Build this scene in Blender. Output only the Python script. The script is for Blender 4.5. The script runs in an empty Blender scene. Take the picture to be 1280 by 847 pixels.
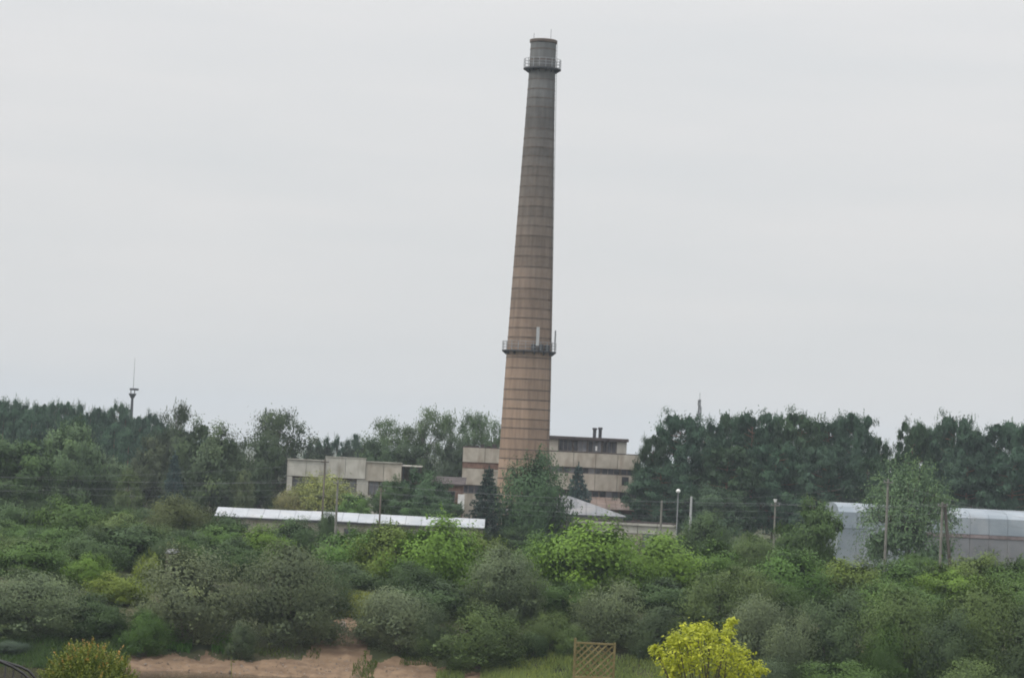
import bpy, math, random
import numpy as np
from mathutils import Vector, Matrix

SC = bpy.context.scene
COL = SC.collection
R = math.radians

# ------------------------------------------------------------------ camera
W_PX, H_PX, F_PX = 1280.0, 847.0, 3200.0          # photograph size and focal length in its pixels
CAM_Z = 11.3
PITCH = math.atan((560.0 - 423.5) / F_PX)
ROLL = R(2.7)
cam_d = bpy.data.cameras.new('camera')
cam_d.sensor_width = 36.0
cam_d.lens = 36.0 * F_PX / W_PX
cam_d.clip_start = 0.5
cam_d.clip_end = 12000.0
cam = bpy.data.objects.new('camera', cam_d)
COL.objects.link(cam)
_F = Vector((0, math.cos(PITCH), math.sin(PITCH)))
_R0 = Vector((1, 0, 0))
_U0 = Vector((0, -math.sin(PITCH), math.cos(PITCH)))
_R = _R0 * math.cos(ROLL) + _U0 * math.sin(ROLL)
_U = -_R0 * math.sin(ROLL) + _U0 * math.cos(ROLL)
_m = Matrix((( _R.x, _U.x, -_F.x, 0), (_R.y, _U.y, -_F.y, 0), (_R.z, _U.z, -_F.z, CAM_Z), (0, 0, 0, 1)))
cam.matrix_world = _m
SC.camera = cam

# ------------------------------------------------------------------ render settings
SC.render.engine = 'CYCLES'
SC.view_settings.view_transform = 'Standard'
SC.view_settings.look = 'None'
SC.view_settings.exposure = 0.0
SC.view_settings.gamma = 1.0
cy = SC.cycles
cy.use_denoising = True
cy.max_bounces = 5
cy.diffuse_bounces = 2
cy.glossy_bounces = 2
cy.transmission_bounces = 3
cy.volume_bounces = 0
cy.pixel_filter_type = 'BLACKMAN_HARRIS'
cy.filter_width = 1.9

# ------------------------------------------------------------------ world: overcast sky
SUN_EL, SUN_AZ = R(42), math.atan2(-0.94, -0.34)
wd = bpy.data.worlds.new('World')
SC.world = wd
wd.use_nodes = True
nt = wd.node_tree
nt.nodes.clear()
out = nt.nodes.new('ShaderNodeOutputWorld')
sky = nt.nodes.new('ShaderNodeTexSky')
sky.sky_type = 'NISHITA'
sky.sun_disc = False
sky.sun_elevation = SUN_EL
sky.sun_rotation = SUN_AZ % (2 * math.pi)
bg1 = nt.nodes.new('ShaderNodeBackground')
bg1.inputs['Strength'].default_value = 0.1
nt.links.new(sky.outputs[0], bg1.inputs[0])
tc = nt.nodes.new('ShaderNodeTexCoord')
sep = nt.nodes.new('ShaderNodeSeparateXYZ')
nt.links.new(tc.outputs['Generated'], sep.inputs[0])
clampz = nt.nodes.new('ShaderNodeMath'); clampz.operation = 'MAXIMUM'; clampz.inputs[1].default_value = 0.0
nt.links.new(sep.outputs['Z'], clampz.inputs[0])
lum = nt.nodes.new('ShaderNodeMath'); lum.operation = 'MULTIPLY_ADD'      # overcast sky: brighter towards the zenith
lum.inputs[1].default_value = 2.0; lum.inputs[2].default_value = 1.0
pw_ = nt.nodes.new('ShaderNodeMath'); pw_.operation = 'POWER'; pw_.inputs[1].default_value = 1.7
nt.links.new(clampz.outputs[0], pw_.inputs[0]); nt.links.new(pw_.outputs[0], lum.inputs[0])
mp = nt.nodes.new('ShaderNodeMapping'); mp.inputs['Scale'].default_value = (2.2, 2.2, 15.0)
mp.inputs['Rotation'].default_value = (0, R(-3), 0)
nt.links.new(tc.outputs['Generated'], mp.inputs[0])
nz = nt.nodes.new('ShaderNodeTexNoise'); nz.inputs['Scale'].default_value = 2.4
nz.inputs['Detail'].default_value = 6.0; nz.inputs['Roughness'].default_value = 0.5
nt.links.new(mp.outputs[0], nz.inputs['Vector'])
cr = nt.nodes.new('ShaderNodeValToRGB')
cr.color_ramp.elements[0].position = 0.32; cr.color_ramp.elements[0].color = (0.695, 0.704, 0.711, 1)
cr.color_ramp.elements[1].position = 0.66; cr.color_ramp.elements[1].color = (0.742, 0.737, 0.736, 1)
nt.links.new(nz.outputs['Fac'], cr.inputs[0])
bg2 = nt.nodes.new('ShaderNodeBackground')
nt.links.new(cr.outputs[0], bg2.inputs[0])
nt.links.new(lum.outputs[0], bg2.inputs[1])
mx = nt.nodes.new('ShaderNodeMixShader'); mx.inputs[0].default_value = 0.95
nt.links.new(bg1.outputs[0], mx.inputs[1]); nt.links.new(bg2.outputs[0], mx.inputs[2])
nt.links.new(mx.outputs[0], out.inputs[0])

# ------------------------------------------------------------------ sun behind thin cloud
sl = bpy.data.lights.new('sun', 'SUN')
sl.energy = 1.5
sl.angle = R(12)
sl.color = (1.0, 0.95, 0.87)
so = bpy.data.objects.new('sun', sl)
COL.objects.link(so)
_sd = Vector((math.sin(SUN_AZ) * math.cos(SUN_EL), math.cos(SUN_AZ) * math.cos(SUN_EL), math.sin(SUN_EL)))
so.rotation_euler = _sd.to_track_quat('Z', 'Y').to_euler()

# ------------------------------------------------------------------ helpers
def terrain(x, y):
    """height of the ground; a hillside garden, the river, the far bank and the flat works beyond"""
    x = np.asarray(x, float); y = np.asarray(y, float)
    near = np.clip((y - 140) / 12, 0, 1) * np.clip((200 - y) / 15, 0, 1)
    s = (0.8 * np.sin(x * 0.19 + 0.5) + 0.5 * np.sin(x * 0.47 + 1.0)) * near
    yy = y + s
    z = np.interp(yy, [-60, 0, 20, 30, 45, 60, 100, 126, 134, 146, 154, 158, 163, 168, 180, 220, 260, 4000],
                  [11.2, 9.7, 8.5, 7.2, 6.1, 4.6, 1.0, -3.2, -4.4, -4.8, -4.2, -3.65, -2.75, -1.1, 0.1, 0.4, 0.0, 0.0])
    z = z + 0.05 * np.sin(x * 1.3 + y * 0.7) * np.sin(y * 1.1 - x * 0.4)
    return z

def P(px, py, d):
    v = _F + _R * ((px - W_PX / 2) / F_PX) + _U * ((H_PX / 2 - py) / F_PX)
    k = d / v.y
    return Vector((v.x * k, d, CAM_Z + v.z * k))

def ground_at(px, d):
    """the spot on the ground at distance d seen in column px"""
    py = 700.0
    for _ in range(6):
        p = P(px, py, d)
        z = float(terrain(p.x, d))
        py += (p.z - z) * F_PX / d
    p = P(px, py, d)
    return Vector((p.x, d, float(terrain(p.x, d))))

def link(o, parent=None):
    COL.objects.link(o)
    if parent is not None:
        o.parent = parent
    return o

def tag(o, label=None, cat=None, group=None, kind=None):
    if label: o['label'] = label
    if cat: o['category'] = cat
    if group: o['group'] = group
    if kind: o['kind'] = kind
    return o

def empty(name, loc, rz=0.0):
    o = bpy.data.objects.new(name, None)
    o.empty_display_size = 0.3
    o.location = loc
    o.rotation_euler = (0, 0, rz)
    return link(o)

class MB:
    """collects simple solids into one mesh"""
    def __init__(s):
        s.v, s.f = [], []
    def add(s, vs, fs):
        o = len(s.v)
        s.v += [tuple(p) for p in vs]
        s.f += [tuple(i + o for i in f) for f in fs]
        return s
    def box(s, x0, x1, y0, y1, z0, z1):
        return s.add([(x0, y0, z0), (x1, y0, z0), (x1, y1, z0), (x0, y1, z0), (x0, y0, z1), (x1, y0, z1), (x1, y1, z1), (x0, y1, z1)],
                     [(0, 3, 2, 1), (4, 5, 6, 7), (0, 1, 5, 4), (1, 2, 6, 5), (2, 3, 7, 6), (3, 0, 4, 7)])
    def prism(s, prof, axis_pts):
        """prof: list of (y,z); extruded between x0 and x1"""
        x0, x1 = axis_pts
        n = len(prof)
        vs = [(x0, y, z) for y, z in prof] + [(x1, y, z) for y, z in prof]
        fs = [tuple(range(n))[::-1], tuple(range(n, 2 * n))]
        fs += [(i, (i + 1) % n, n + (i + 1) % n, n + i) for i in range(n)]
        return s.add(vs, fs)
    def tube(s, pts, rad, n=6):
        pts = [Vector(p) for p in pts]
        if not hasattr(rad, '__len__'): rad = [rad] * len(pts)
        vs, fs = [], []
        for i, p in enumerate(pts):
            t = (pts[min(i + 1, len(pts) - 1)] - pts[max(i - 1, 0)]).normalized()
            a = t.cross(Vector((0, 0, 1)) if abs(t.z) < 0.9 else Vector((1, 0, 0))).normalized()
            b = t.cross(a)
            for k in range(n):
                an = 2 * math.pi * k / n
                vs.append(p + (a * math.cos(an) + b * math.sin(an)) * rad[i])
        for i in range(len(pts) - 1):
            for k in range(n):
                fs.append((i * n + k, i * n + (k + 1) % n, (i + 1) * n + (k + 1) % n, (i + 1) * n + k))
        fs.append(tuple(range(n))[::-1]); fs.append(tuple(range((len(pts) - 1) * n, len(pts) * n)))
        return s.add(vs, fs)
    def lathe(s, prof, n=40, closed=True):
        """prof: list of (r,z) round the z axis; a closed profile makes a ring"""
        m = len(prof)
        vs = [(r * math.cos(2 * math.pi * k / n), r * math.sin(2 * math.pi * k / n), z) for r, z in prof for k in range(n)]
        fs = []
        for i in range(m if closed else m - 1):
            j = (i + 1) % m
            for k in range(n):
                fs.append((i * n + k, i * n + (k + 1) % n, j * n + (k + 1) % n, j * n + k))
        return s.add(vs, fs)
    def mesh(s, name, mat=None):
        me = bpy.data.meshes.new(name)
        me.from_pydata(s.v, [], s.f)
        if mat: me.materials.append(mat)
        return me
    def build(s, name, mat, parent=None, loc=None, smooth=False):
        me = s.mesh(name, mat)
        if smooth:
            me.polygons.foreach_set('use_smooth', [True] * len(me.polygons))
        o = bpy.data.objects.new(name, me)
        if loc is not None: o.location = loc
        return link(o, parent)

# ------------------------------------------------------------------ materials
def mat_base(name):
    m = bpy.data.materials.new(name)
    m.use_nodes = True
    t = m.node_tree
    t.nodes.clear()
    o = t.nodes.new('ShaderNodeOutputMaterial')
    return m, t, o

def noise_mat(name, c0, c1, scale=2.0, rough=0.85, detail=5.0, stretch=(1, 1, 1), bump=0.0, rnd=0.0, spec=0.3, metal=0.0, stain=None, lo=0.35, hi=0.65):
    """two-tone noise, optional per-object brightness spread and a dirty stain colour"""
    m, t, o = mat_base(name)
    b = t.nodes.new('ShaderNodeBsdfPrincipled')
    b.inputs['Roughness'].default_value = rough
    b.inputs['Specular IOR Level'].default_value = spec
    b.inputs['Metallic'].default_value = metal
    tc = t.nodes.new('ShaderNodeTexCoord')
    geo = t.nodes.new('ShaderNodeNewGeometry')
    mp = t.nodes.new('ShaderNodeMapping'); mp.inputs['Scale'].default_value = stretch
    t.links.new(geo.outputs['Position'], mp.inputs[0])
    n = t.nodes.new('ShaderNodeTexNoise'); n.inputs['Scale'].default_value = scale; n.inputs['Detail'].default_value = detail
    t.links.new(mp.outputs[0], n.inputs['Vector'])
    r = t.nodes.new('ShaderNodeValToRGB')
    r.color_ramp.elements[0].position = lo; r.color_ramp.elements[0].color = (*c0, 1)
    r.color_ramp.elements[1].position = hi; r.color_ramp.elements[1].color = (*c1, 1)
    t.links.new(n.outputs['Fac'], r.inputs[0])
    colour = r.outputs[0]
    if stain:
        n2 = t.nodes.new('ShaderNodeTexNoise'); n2.inputs['Scale'].default_value = stain[1]; n2.inputs['Detail'].default_value = 7
        mp2 = t.nodes.new('ShaderNodeMapping'); mp2.inputs['Scale'].default_value = stain[2]
        t.links.new(geo.outputs['Position'], mp2.inputs[0]); t.links.new(mp2.outputs[0], n2.inputs['Vector'])
        rr = t.nodes.new('ShaderNodeMapRange'); rr.inputs[1].default_value = 0.5; rr.inputs[2].default_value = 0.72
        rr.inputs[4].default_value = stain[3]
        t.links.new(n2.outputs['Fac'], rr.inputs[0])
        mx = t.nodes.new('ShaderNodeMix'); mx.data_type = 'RGBA'
        t.links.new(rr.outputs[0], mx.inputs['Factor']); t.links.new(colour, mx.inputs['A'])
        mx.inputs['B'].default_value = (*stain[0], 1)
        colour = mx.outputs['Result']
    if rnd:
        oi = t.nodes.new('ShaderNodeObjectInfo')
        rr = t.nodes.new('ShaderNodeMapRange'); rr.inputs[3].default_value = 1 - rnd; rr.inputs[4].default_value = 1 + rnd
        t.links.new(oi.outputs['Random'], rr.inputs[0])
        hs = t.nodes.new('ShaderNodeHueSaturation')
        t.links.new(colour, hs.inputs['Color']); t.links.new(rr.outputs[0], hs.inputs['Value'])
        colour = hs.outputs[0]
    t.links.new(colour, b.inputs['Base Color'])
    if bump:
        bp = t.nodes.new('ShaderNodeBump'); bp.inputs['Strength'].default_value = bump
        t.links.new(n.outputs['Fac'], bp.inputs['Height']); t.links.new(bp.outputs[0], b.inputs['Normal'])
    t.links.new(b.outputs[0], o.inputs[0])
    return m

def leaf_mat(name, translucent=0.12, rough=0.6, warm=(1.12, 1.05, 0.72), contrast=0.36, spec=0.2):
    """leaf colour = the object's own colour, spread by a per-leaf tint"""
    m, t, o = mat_base(name)
    oi = t.nodes.new('ShaderNodeObjectInfo')
    at = t.nodes.new('ShaderNodeAttribute'); at.attribute_name = 'tint'
    val = t.nodes.new('ShaderNodeMapRange'); val.inputs[3].default_value = 1 - contrast; val.inputs[4].default_value = 1 + contrast
    t.links.new(at.outputs['Fac'], val.inputs[0])
    mu = t.nodes.new('ShaderNodeMix'); mu.data_type = 'RGBA'; mu.blend_type = 'MULTIPLY'; mu.inputs['Factor'].default_value = 1
    t.links.new(oi.outputs['Color'], mu.inputs['A']); t.links.new(val.outputs[0], mu.inputs['B'])
    wm = t.nodes.new('ShaderNodeMix'); wm.data_type = 'RGBA'; wm.blend_type = 'MULTIPLY'
    sq = t.nodes.new('ShaderNodeMath'); sq.operation = 'POWER'; sq.inputs[1].default_value = 2.0
    t.links.new(at.outputs['Fac'], sq.inputs[0]); t.links.new(sq.outputs[0], wm.inputs['Factor'])
    t.links.new(mu.outputs['Result'], wm.inputs['A']); wm.inputs['B'].default_value = (*warm, 1)
    b = t.nodes.new('ShaderNodeBsdfPrincipled')
    b.inputs['Roughness'].default_value = rough; b.inputs['Specular IOR Level'].default_value = spec
    t.links.new(wm.outputs['Result'], b.inputs['Base Color'])
    tr = t.nodes.new('ShaderNodeBsdfTranslucent'); t.links.new(wm.outputs['Result'], tr.inputs[0])
    mx = t.nodes.new('ShaderNodeMixShader'); mx.inputs[0].default_value = translucent
    t.links.new(b.outputs[0], mx.inputs[1]); t.links.new(tr.outputs[0], mx.inputs[2])
    t.links.new(mx.outputs[0], o.inputs[0])
    return m

M = {}
M['leaf'] = leaf_mat('leaf')
M['needle'] = leaf_mat('needle', 0.2, 0.65, (1.1, 1.0, 0.8), 0.45)
M['bark'] = noise_mat('bark', (0.06, 0.05, 0.04), (0.14, 0.12, 0.10), 9, 0.9, stretch=(1, 1, 0.2))
M['pine_bark'] = noise_mat('pine_bark', (0.13, 0.075, 0.045), (0.25, 0.15, 0.10), 6, 0.9, stretch=(1, 1, 0.3))
M['ground'] = noise_mat('ground_soil_and_turf', (0.030, 0.042, 0.018), (0.075, 0.085, 0.035), 0.35, 0.95, stain=((0.10, 0.075, 0.05), 0.12, (1, 1, 1), 0.6))
M['sand'] = noise_mat('bank_sand', (0.155, 0.104, 0.066), (0.235, 0.162, 0.104), 1.1, 0.95, 8, bump=0.25, stain=((0.12, 0.078, 0.055), 0.55, (1, 2.5, 1), 0.75))
M['grass'] = leaf_mat('grass_blade', 0.45, 0.6, (1.2, 1.0, 0.6), 0.4)
M['concrete'] = noise_mat('panel_concrete', (0.385, 0.352, 0.298), (0.50, 0.465, 0.405), 0.9, 0.9, 7, (1, 1, 1), 0.0, 0.09, 0.2, stain=((0.24, 0.185, 0.14), 0.55, (1.6, 1, 0.5), 0.7))
M['concrete_grey'] = noise_mat('grey_concrete', (0.40, 0.385, 0.345), (0.52, 0.505, 0.46), 0.8, 0.9, 7, (1, 1, 1), 0.0, 0.07, 0.2, stain=((0.22, 0.19, 0.15), 0.6, (2, 1, 0.35), 0.6))
M['core'] = noise_mat('wall_core', (0.10, 0.075, 0.06), (0.17, 0.125, 0.10), 1.0, 0.9)
M['brick_dark'] = noise_mat('red_brick', (0.15, 0.085, 0.065), (0.24, 0.15, 0.115), 1.8, 0.9, rnd=0.1)
M['glass_dark'] = noise_mat('dirty_glass', (0.02, 0.022, 0.028), (0.09, 0.09, 0.105), 0.8, 0.25, spec=0.5, rnd=0.45)
M['glass_grey'] = noise_mat('grey_glass', (0.10, 0.105, 0.12), (0.2, 0.2, 0.215), 0.9, 0.3, spec=0.5, rnd=0.3)
M['frame'] = noise_mat('window_frame_paint', (0.15, 0.13, 0.12), (0.25, 0.22, 0.20), 2, 0.8)
M['roof_dark'] = noise_mat('roof_felt', (0.05, 0.042, 0.042), (0.10, 0.082, 0.08), 0.8, 0.9)
M['white_metal'] = noise_mat('white_sheet_metal', (0.335, 0.36, 0.39), (0.43, 0.45, 0.48), 0.5, 0.45, rnd=0.05, stain=((0.45, 0.44, 0.43), 0.7, (1, 1, 1), 0.5))
M['grey_metal'] = noise_mat('grey_sheet_metal', (0.165, 0.171, 0.187), (0.22, 0.227, 0.245), 0.45, 0.5, rnd=0.04, stain=((0.33, 0.31, 0.30), 0.5, (1, 1, 0.6), 0.5))
M['blue_metal'] = noise_mat('pale_blue_sheet_metal', (0.215, 0.255, 0.295), (0.285, 0.325, 0.365), 0.35, 0.5, rnd=0.04, stain=((0.37, 0.38, 0.40), 0.4, (1, 1, 0.5), 0.6))
M['rust'] = noise_mat('rusty_sheet', (0.17, 0.125, 0.105), (0.25, 0.195, 0.17), 0.7, 0.9, rnd=0.1)
M['pink_trim'] = noise_mat('faded_red_trim', (0.20, 0.165, 0.17), (0.28, 0.235, 0.24), 1.5, 0.85, rnd=0.2)
M['wood'] = noise_mat('weathered_wood', (0.11, 0.095, 0.08), (0.19, 0.165, 0.14), 3, 0.9, stretch=(1, 1, 0.15))
M['wood_dark'] = noise_mat('tarred_wood', (0.06, 0.05, 0.045), (0.12, 0.105, 0.095), 3, 0.9, stretch=(1, 1, 0.15))
M['pole_concrete'] = noise_mat('pole_concrete', (0.15, 0.145, 0.13), (0.22, 0.215, 0.19), 2, 0.9)
M['white_paint'] = noise_mat('white_paint', (0.7, 0.7, 0.7), (0.8, 0.8, 0.8), 2, 0.6)
M['steel'] = noise_mat('galvanised_steel', (0.22, 0.23, 0.245), (0.33, 0.34, 0.355), 3, 0.6, metal=0.2)
M['steel_dark'] = noise_mat('dark_steel', (0.035, 0.037, 0.042), (0.08, 0.082, 0.09), 3, 0.6)
M['hoop'] = noise_mat('rusty_hoop_iron', (0.075, 0.06, 0.052), (0.15, 0.115, 0.095), 1.2, 0.85)
M['wire'] = noise_mat('wire_metal', (0.14, 0.15, 0.16), (0.2, 0.21, 0.22), 1, 0.6)
M['slat'] = noise_mat('tan_slat_wood', (0.185, 0.15, 0.075), (0.27, 0.225, 0.115), 6, 0.85, rnd=0.2)
M['rail'] = noise_mat('black_railing_paint', (0.012, 0.012, 0.014), (0.03, 0.03, 0.034), 8, 0.45, spec=0.5)
M['stone'] = noise_mat('pale_stone', (0.40, 0.31, 0.27), (0.58, 0.48, 0.43), 4, 0.9)
M['pale_plastic'] = noise_mat('pale_plastic', (0.36, 0.37, 0.38), (0.44, 0.45, 0.46), 2, 0.6)
M['stem'] = noise_mat('green_stem', (0.09, 0.12, 0.04), (0.16, 0.19, 0.07), 10, 0.7)

def chimney_mat():
    """brick that turns from orange-brown at the foot to sooty grey at the mouth"""
    m, t, o = mat_base('chimney_brick')
    b = t.nodes.new('ShaderNodeBsdfPrincipled'); b.inputs['Roughness'].default_value = 0.92; b.inputs['Specular IOR Level'].default_value = 0.15
    geo = t.nodes.new('ShaderNodeNewGeometry')
    sp = t.nodes.new('ShaderNodeSeparateXYZ'); t.links.new(geo.outputs['Position'], sp.inputs[0])
    n0 = t.nodes.new('ShaderNodeTexNoise'); n0.inputs['Scale'].default_value = 0.35; n0.inputs['Detail'].default_value = 6
    t.links.new(geo.outputs['Position'], n0.inputs['Vector'])
    ad = t.nodes.new('ShaderNodeMath'); ad.operation = 'MULTIPLY_ADD'; ad.inputs[1].default_value = 14.0
    t.links.new(n0.outputs['Fac'], ad.inputs[0]); t.links.new(sp.outputs['Z'], ad.inputs[2])
    mr = t.nodes.new('ShaderNodeMapRange'); mr.inputs[1].default_value = 7.0; mr.inputs[2].default_value = 70.0
    t.links.new(ad.outputs[0], mr.inputs[0])
    r = t.nodes.new('ShaderNodeValToRGB')
    e = r.color_ramp.elements
    e[0].position = 0.0; e[0].color = (0.335, 0.24, 0.178, 1)
    e[1].position = 1.0; e[1].color = (0.155, 0.16, 0.162, 1)
    for p, c in ((0.22, (0.30, 0.218, 0.163, 1)), (0.45, (0.225, 0.17, 0.135, 1)), (0.66, (0.165, 0.14, 0.121, 1)), (0.84, (0.122, 0.116, 0.111, 1))):
        x = e.new(p); x.color = c
    t.links.new(mr.outputs[0], r.inputs[0])
    n1 = t.nodes.new('ShaderNodeTexNoise'); n1.inputs['Scale'].default_value = 1.0; n1.inputs['Detail'].default_value = 7
    mp = t.nodes.new('ShaderNodeMapping'); mp.inputs['Scale'].default_value = (2.2, 2.2, 0.22)
    t.links.new(geo.outputs['Position'], mp.inputs[0]); t.links.new(mp.outputs[0], n1.inputs['Vector'])
    oi = t.nodes.new('ShaderNodeObjectInfo')
    s = t.nodes.new('ShaderNodeMath'); s.operation = 'MULTIPLY_ADD'; s.inputs[1].default_value = 0.8
    t.links.new(n1.outputs['Fac'], s.inputs[0])
    s2 = t.nodes.new('ShaderNodeMapRange'); s2.inputs[3].default_value = 0.46; s2.inputs[4].default_value = 0.72
    t.links.new(oi.outputs['Random'], s2.inputs[0]); t.links.new(s2.outputs[0], s.inputs[2])
    hs = t.nodes.new('ShaderNodeHueSaturation'); t.links.new(r.outputs[0], hs.inputs['Color']); t.links.new(s.outputs[0], hs.inputs['Value'])
    t.links.new(hs.outputs[0], b.inputs['Base Color'])
    t.links.new(b.outputs[0], o.inputs[0])
    return m
M['chimney'] = chimney_mat()

def water_mat():
    m, t, o = mat_base('river_water')
    b = t.nodes.new('ShaderNodeBsdfPrincipled')
    b.inputs['Base Color'].default_value = (0.06, 0.047, 0.033, 1); b.inputs['Roughness'].default_value = 0.12
    n = t.nodes.new('ShaderNodeTexNoise'); n.inputs['Scale'].default_value = 2.2; n.inputs['Detail'].default_value = 3
    geo = t.nodes.new('ShaderNodeNewGeometry'); t.links.new(geo.outputs['Position'], n.inputs['Vector'])
    bp = t.nodes.new('ShaderNodeBump'); bp.inputs['Strength'].default_value = 0.12; bp.inputs['Distance'].default_value = 0.1
    t.links.new(n.outputs['Fac'], bp.inputs['Height']); t.links.new(bp.outputs[0], b.inputs['Normal'])
    t.links.new(b.outputs[0], o.inputs[0])
    return m
M['water'] = water_mat()

# ------------------------------------------------------------------ ground, sandy bank and river
def build_ground():
    rng = np.random.default_rng(5)
    xs = np.concatenate([np.linspace(-2500, -130, 24), np.linspace(-120, -48, 19), np.arange(-45, -32, 1.0), np.arange(-32, 12, 0.2), np.arange(12, 45.01, 1.0), np.linspace(48, 120, 19), np.linspace(130, 2500, 24)])
    ys = np.concatenate([np.linspace(-60, 135, 40), np.arange(138, 150, 1.0), np.arange(150, 182, 0.25), np.linspace(184, 300, 40), np.linspace(310, 700, 30), np.linspace(750, 4000, 20)])
    X, Y = np.meshgrid(xs, ys)
    Z = terrain(X, Y)
    # uneven, trodden sand: small humps near the water
    nb = np.clip((Y - 155) / 3, 0, 1) * np.clip((178 - Y) / 4, 0, 1) * (np.abs(X) < 46)
    hum = rng.normal(0, 1, X.shape)
    hum = (hum + np.roll(hum, 1, 0) + np.roll(hum, 1, 1) + np.roll(hum, -1, 0) + np.roll(hum, -1, 1)) / 2.2
    Z = Z + nb * hum * 0.055
    # sandy top edge
    ph = 0.7 * np.sin(X * 0.8) + 0.5 * np.sin(X * 1.9 + 2) + 0.35 * np.sin(X * 3.7 + 1) + 0.3 * np.sin(X * 7.3)
    xa = lambda px: ground_at(px, 163).x
    xk = [xa(p) for p in (120, 150, 200, 245, 257, 275, 330, 400, 440, 470, 500, 540, 552, 575, 600, 612, 640, 700)]
    top = np.interp(X, xk, [157, 161.8, 162.6, 163.0, 165.0, 163.2, 162.8, 163.2, 164.0, 164.2, 164.8, 164.4, 163.4, 162.4, 162.8, 161.0, 157.0, 156])
    sand = (Y > 140) & (Y < top + ph * 0.45) & (X > -60) & (X < 60)
    path_x = ground_at(429, 168).x
    sand |= (np.abs(X - path_x) < np.interp(Y, [160, 166, 172, 174], [3.2, 1.9, 0.9, 0.0])) & (Y > 160) & (Y < 174)
    ny, nx = X.shape
    idx = np.arange(ny * nx).reshape(ny, nx)
    q = np.stack([idx[:-1, :-1], idx[:-1, 1:], idx[1:, 1:], idx[1:, :-1]], -1).reshape(-1, 4)
    sq = (sand[:-1, :-1] & sand[1:, 1:] & sand[1:, :-1] & sand[:-1, 1:]).reshape(-1)
    co = np.stack([X, Y, Z], -1).reshape(-1, 3)
    for nm, sel, mt, lab in (('ground', ~sq, M['ground'], 'rough turf and soil of the river valley'), ('sandy_beach', sq, M['sand'], 'reddish sandy strip along the far river bank')):
        qq = q[sel]
        used, inv = np.unique(qq, return_inverse=True)
        me = bpy.data.meshes.new(nm)
        me.from_pydata(co[used].tolist(), [], inv.reshape(-1, 4).tolist())
        me.materials.append(mt)
        me.polygons.foreach_set('use_smooth', [True] * len(me.polygons))
        tag(link(bpy.data.objects.new(nm, me)), lab, None, None, 'structure')
    MB().add([(-600, 120, -3.45), (600, 120, -3.45), (600, 162, -3.45), (-600, 162, -3.45)], [(0, 1, 2, 3)]).build('river', M['water'])
    tag(bpy.data.objects['river'], 'brown river water at the foot of the sandy bank', None, None, 'structure')
build_ground()

# ------------------------------------------------------------------ foliage meshes (unit plants: width 1, height 1, scaled by their thing)
def unit(v):
    return v / np.maximum(np.linalg.norm(v, axis=-1, keepdims=True), 1e-9)

def leaf_mesh(name, C, N, L, A, tint, mat, seed=0, T=None):
    rng = np.random.default_rng(seed)
    n = len(C)
    N = unit(N)
    if T is None: T = rng.normal(size=(n, 3))
    T = unit(T - N * (T * N).sum(1, keepdims=True))
    B = np.cross(N, T)
    L = np.broadcast_to(np.asarray(L, float), (n,))[:, None]
    A = np.broadcast_to(np.asarray(A, float), (n,))[:, None]
    k = rng.uniform(-0.15, 0.15, (n, 1))
    V = np.stack([C - T * L - N * L * 0.2, C + B * L * A + T * L * k, C + T * L - N * L * 0.2, C - B * L * A + T * L * k], 1).reshape(-1, 3)
    me = bpy.data.meshes.new(name)
    me.vertices.add(4 * n); me.loops.add(4 * n); me.polygons.add(n)
    me.vertices.foreach_set('co', V.astype(np.float32).ravel())
    me.loops.foreach_set('vertex_index', np.arange(4 * n, dtype=np.int32))
    me.polygons.foreach_set('loop_start', np.arange(0, 4 * n, 4, dtype=np.int32))
    me.polygons.foreach_set('loop_total', np.full(n, 4, dtype=np.int32))
    a = me.attributes.new('tint', 'FLOAT', 'POINT')
    a.data.foreach_set('value', np.repeat(np.clip(tint, 0, 1), 4).astype(np.float32))
    me.materials.append(mat)
    me.update(calc_edges=True)
    return me

def billow(rng, lobes, n, kc, spread, zsq=1.0, drop_inside=0.62, glob=0.0):
    """leaf points clustered in clumps over the outside of the lobes"""
    cl, cd, cr = [], [], []
    for i, (c, r) in enumerate(lobes):
        c = np.array(c)
        k = max(3, int(kc * (r / 0.25) ** 2))
        d = unit(rng.normal(size=(k, 3)))
        p = c + d * r * rng.uniform(0.72, 1.05, (k, 1)) * np.array([1, 1, zsq])
        for j in range(k):
            if p[j, 2] < 0.0: continue
            inside = any(i2 != i and np.linalg.norm((p[j] - np.array(c2)) / np.array([1, 1, zsq])) < drop_inside * r2 for i2, (c2, r2) in enumerate(lobes))
            if inside and rng.random() < 0.85: continue
            cl.append(p[j]); cd.append(d[j]); cr.append(r)
    cl = np.array(cl); cd = np.array(cd); cr = np.array(cr)
    w = cr ** 1.5; w = w / w.sum()
    ci = rng.choice(len(cl), n, p=w)
    off = rng.normal(size=(n, 3)) * (spread * cr[ci])[:, None] * np.array([1, 1, max(zsq, 0.55)])
    C = cl[ci] + off
    N = unit(off) * 0.5 + cd[ci] * 1.15 + rng.normal(size=(n, 3)) * 0.33 + np.array([0, 0, 0.3])
    if glob:                                           # leaves of a close crown lie along its outer surface
        N = N + glob * unit(C - np.array([0, 0, 0.52]))
    tint = 0.5 + 0.15 * rng.normal(size=len(cl))[ci] + 0.08 * rng.normal(size=n)
    return C, N, tint

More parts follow.
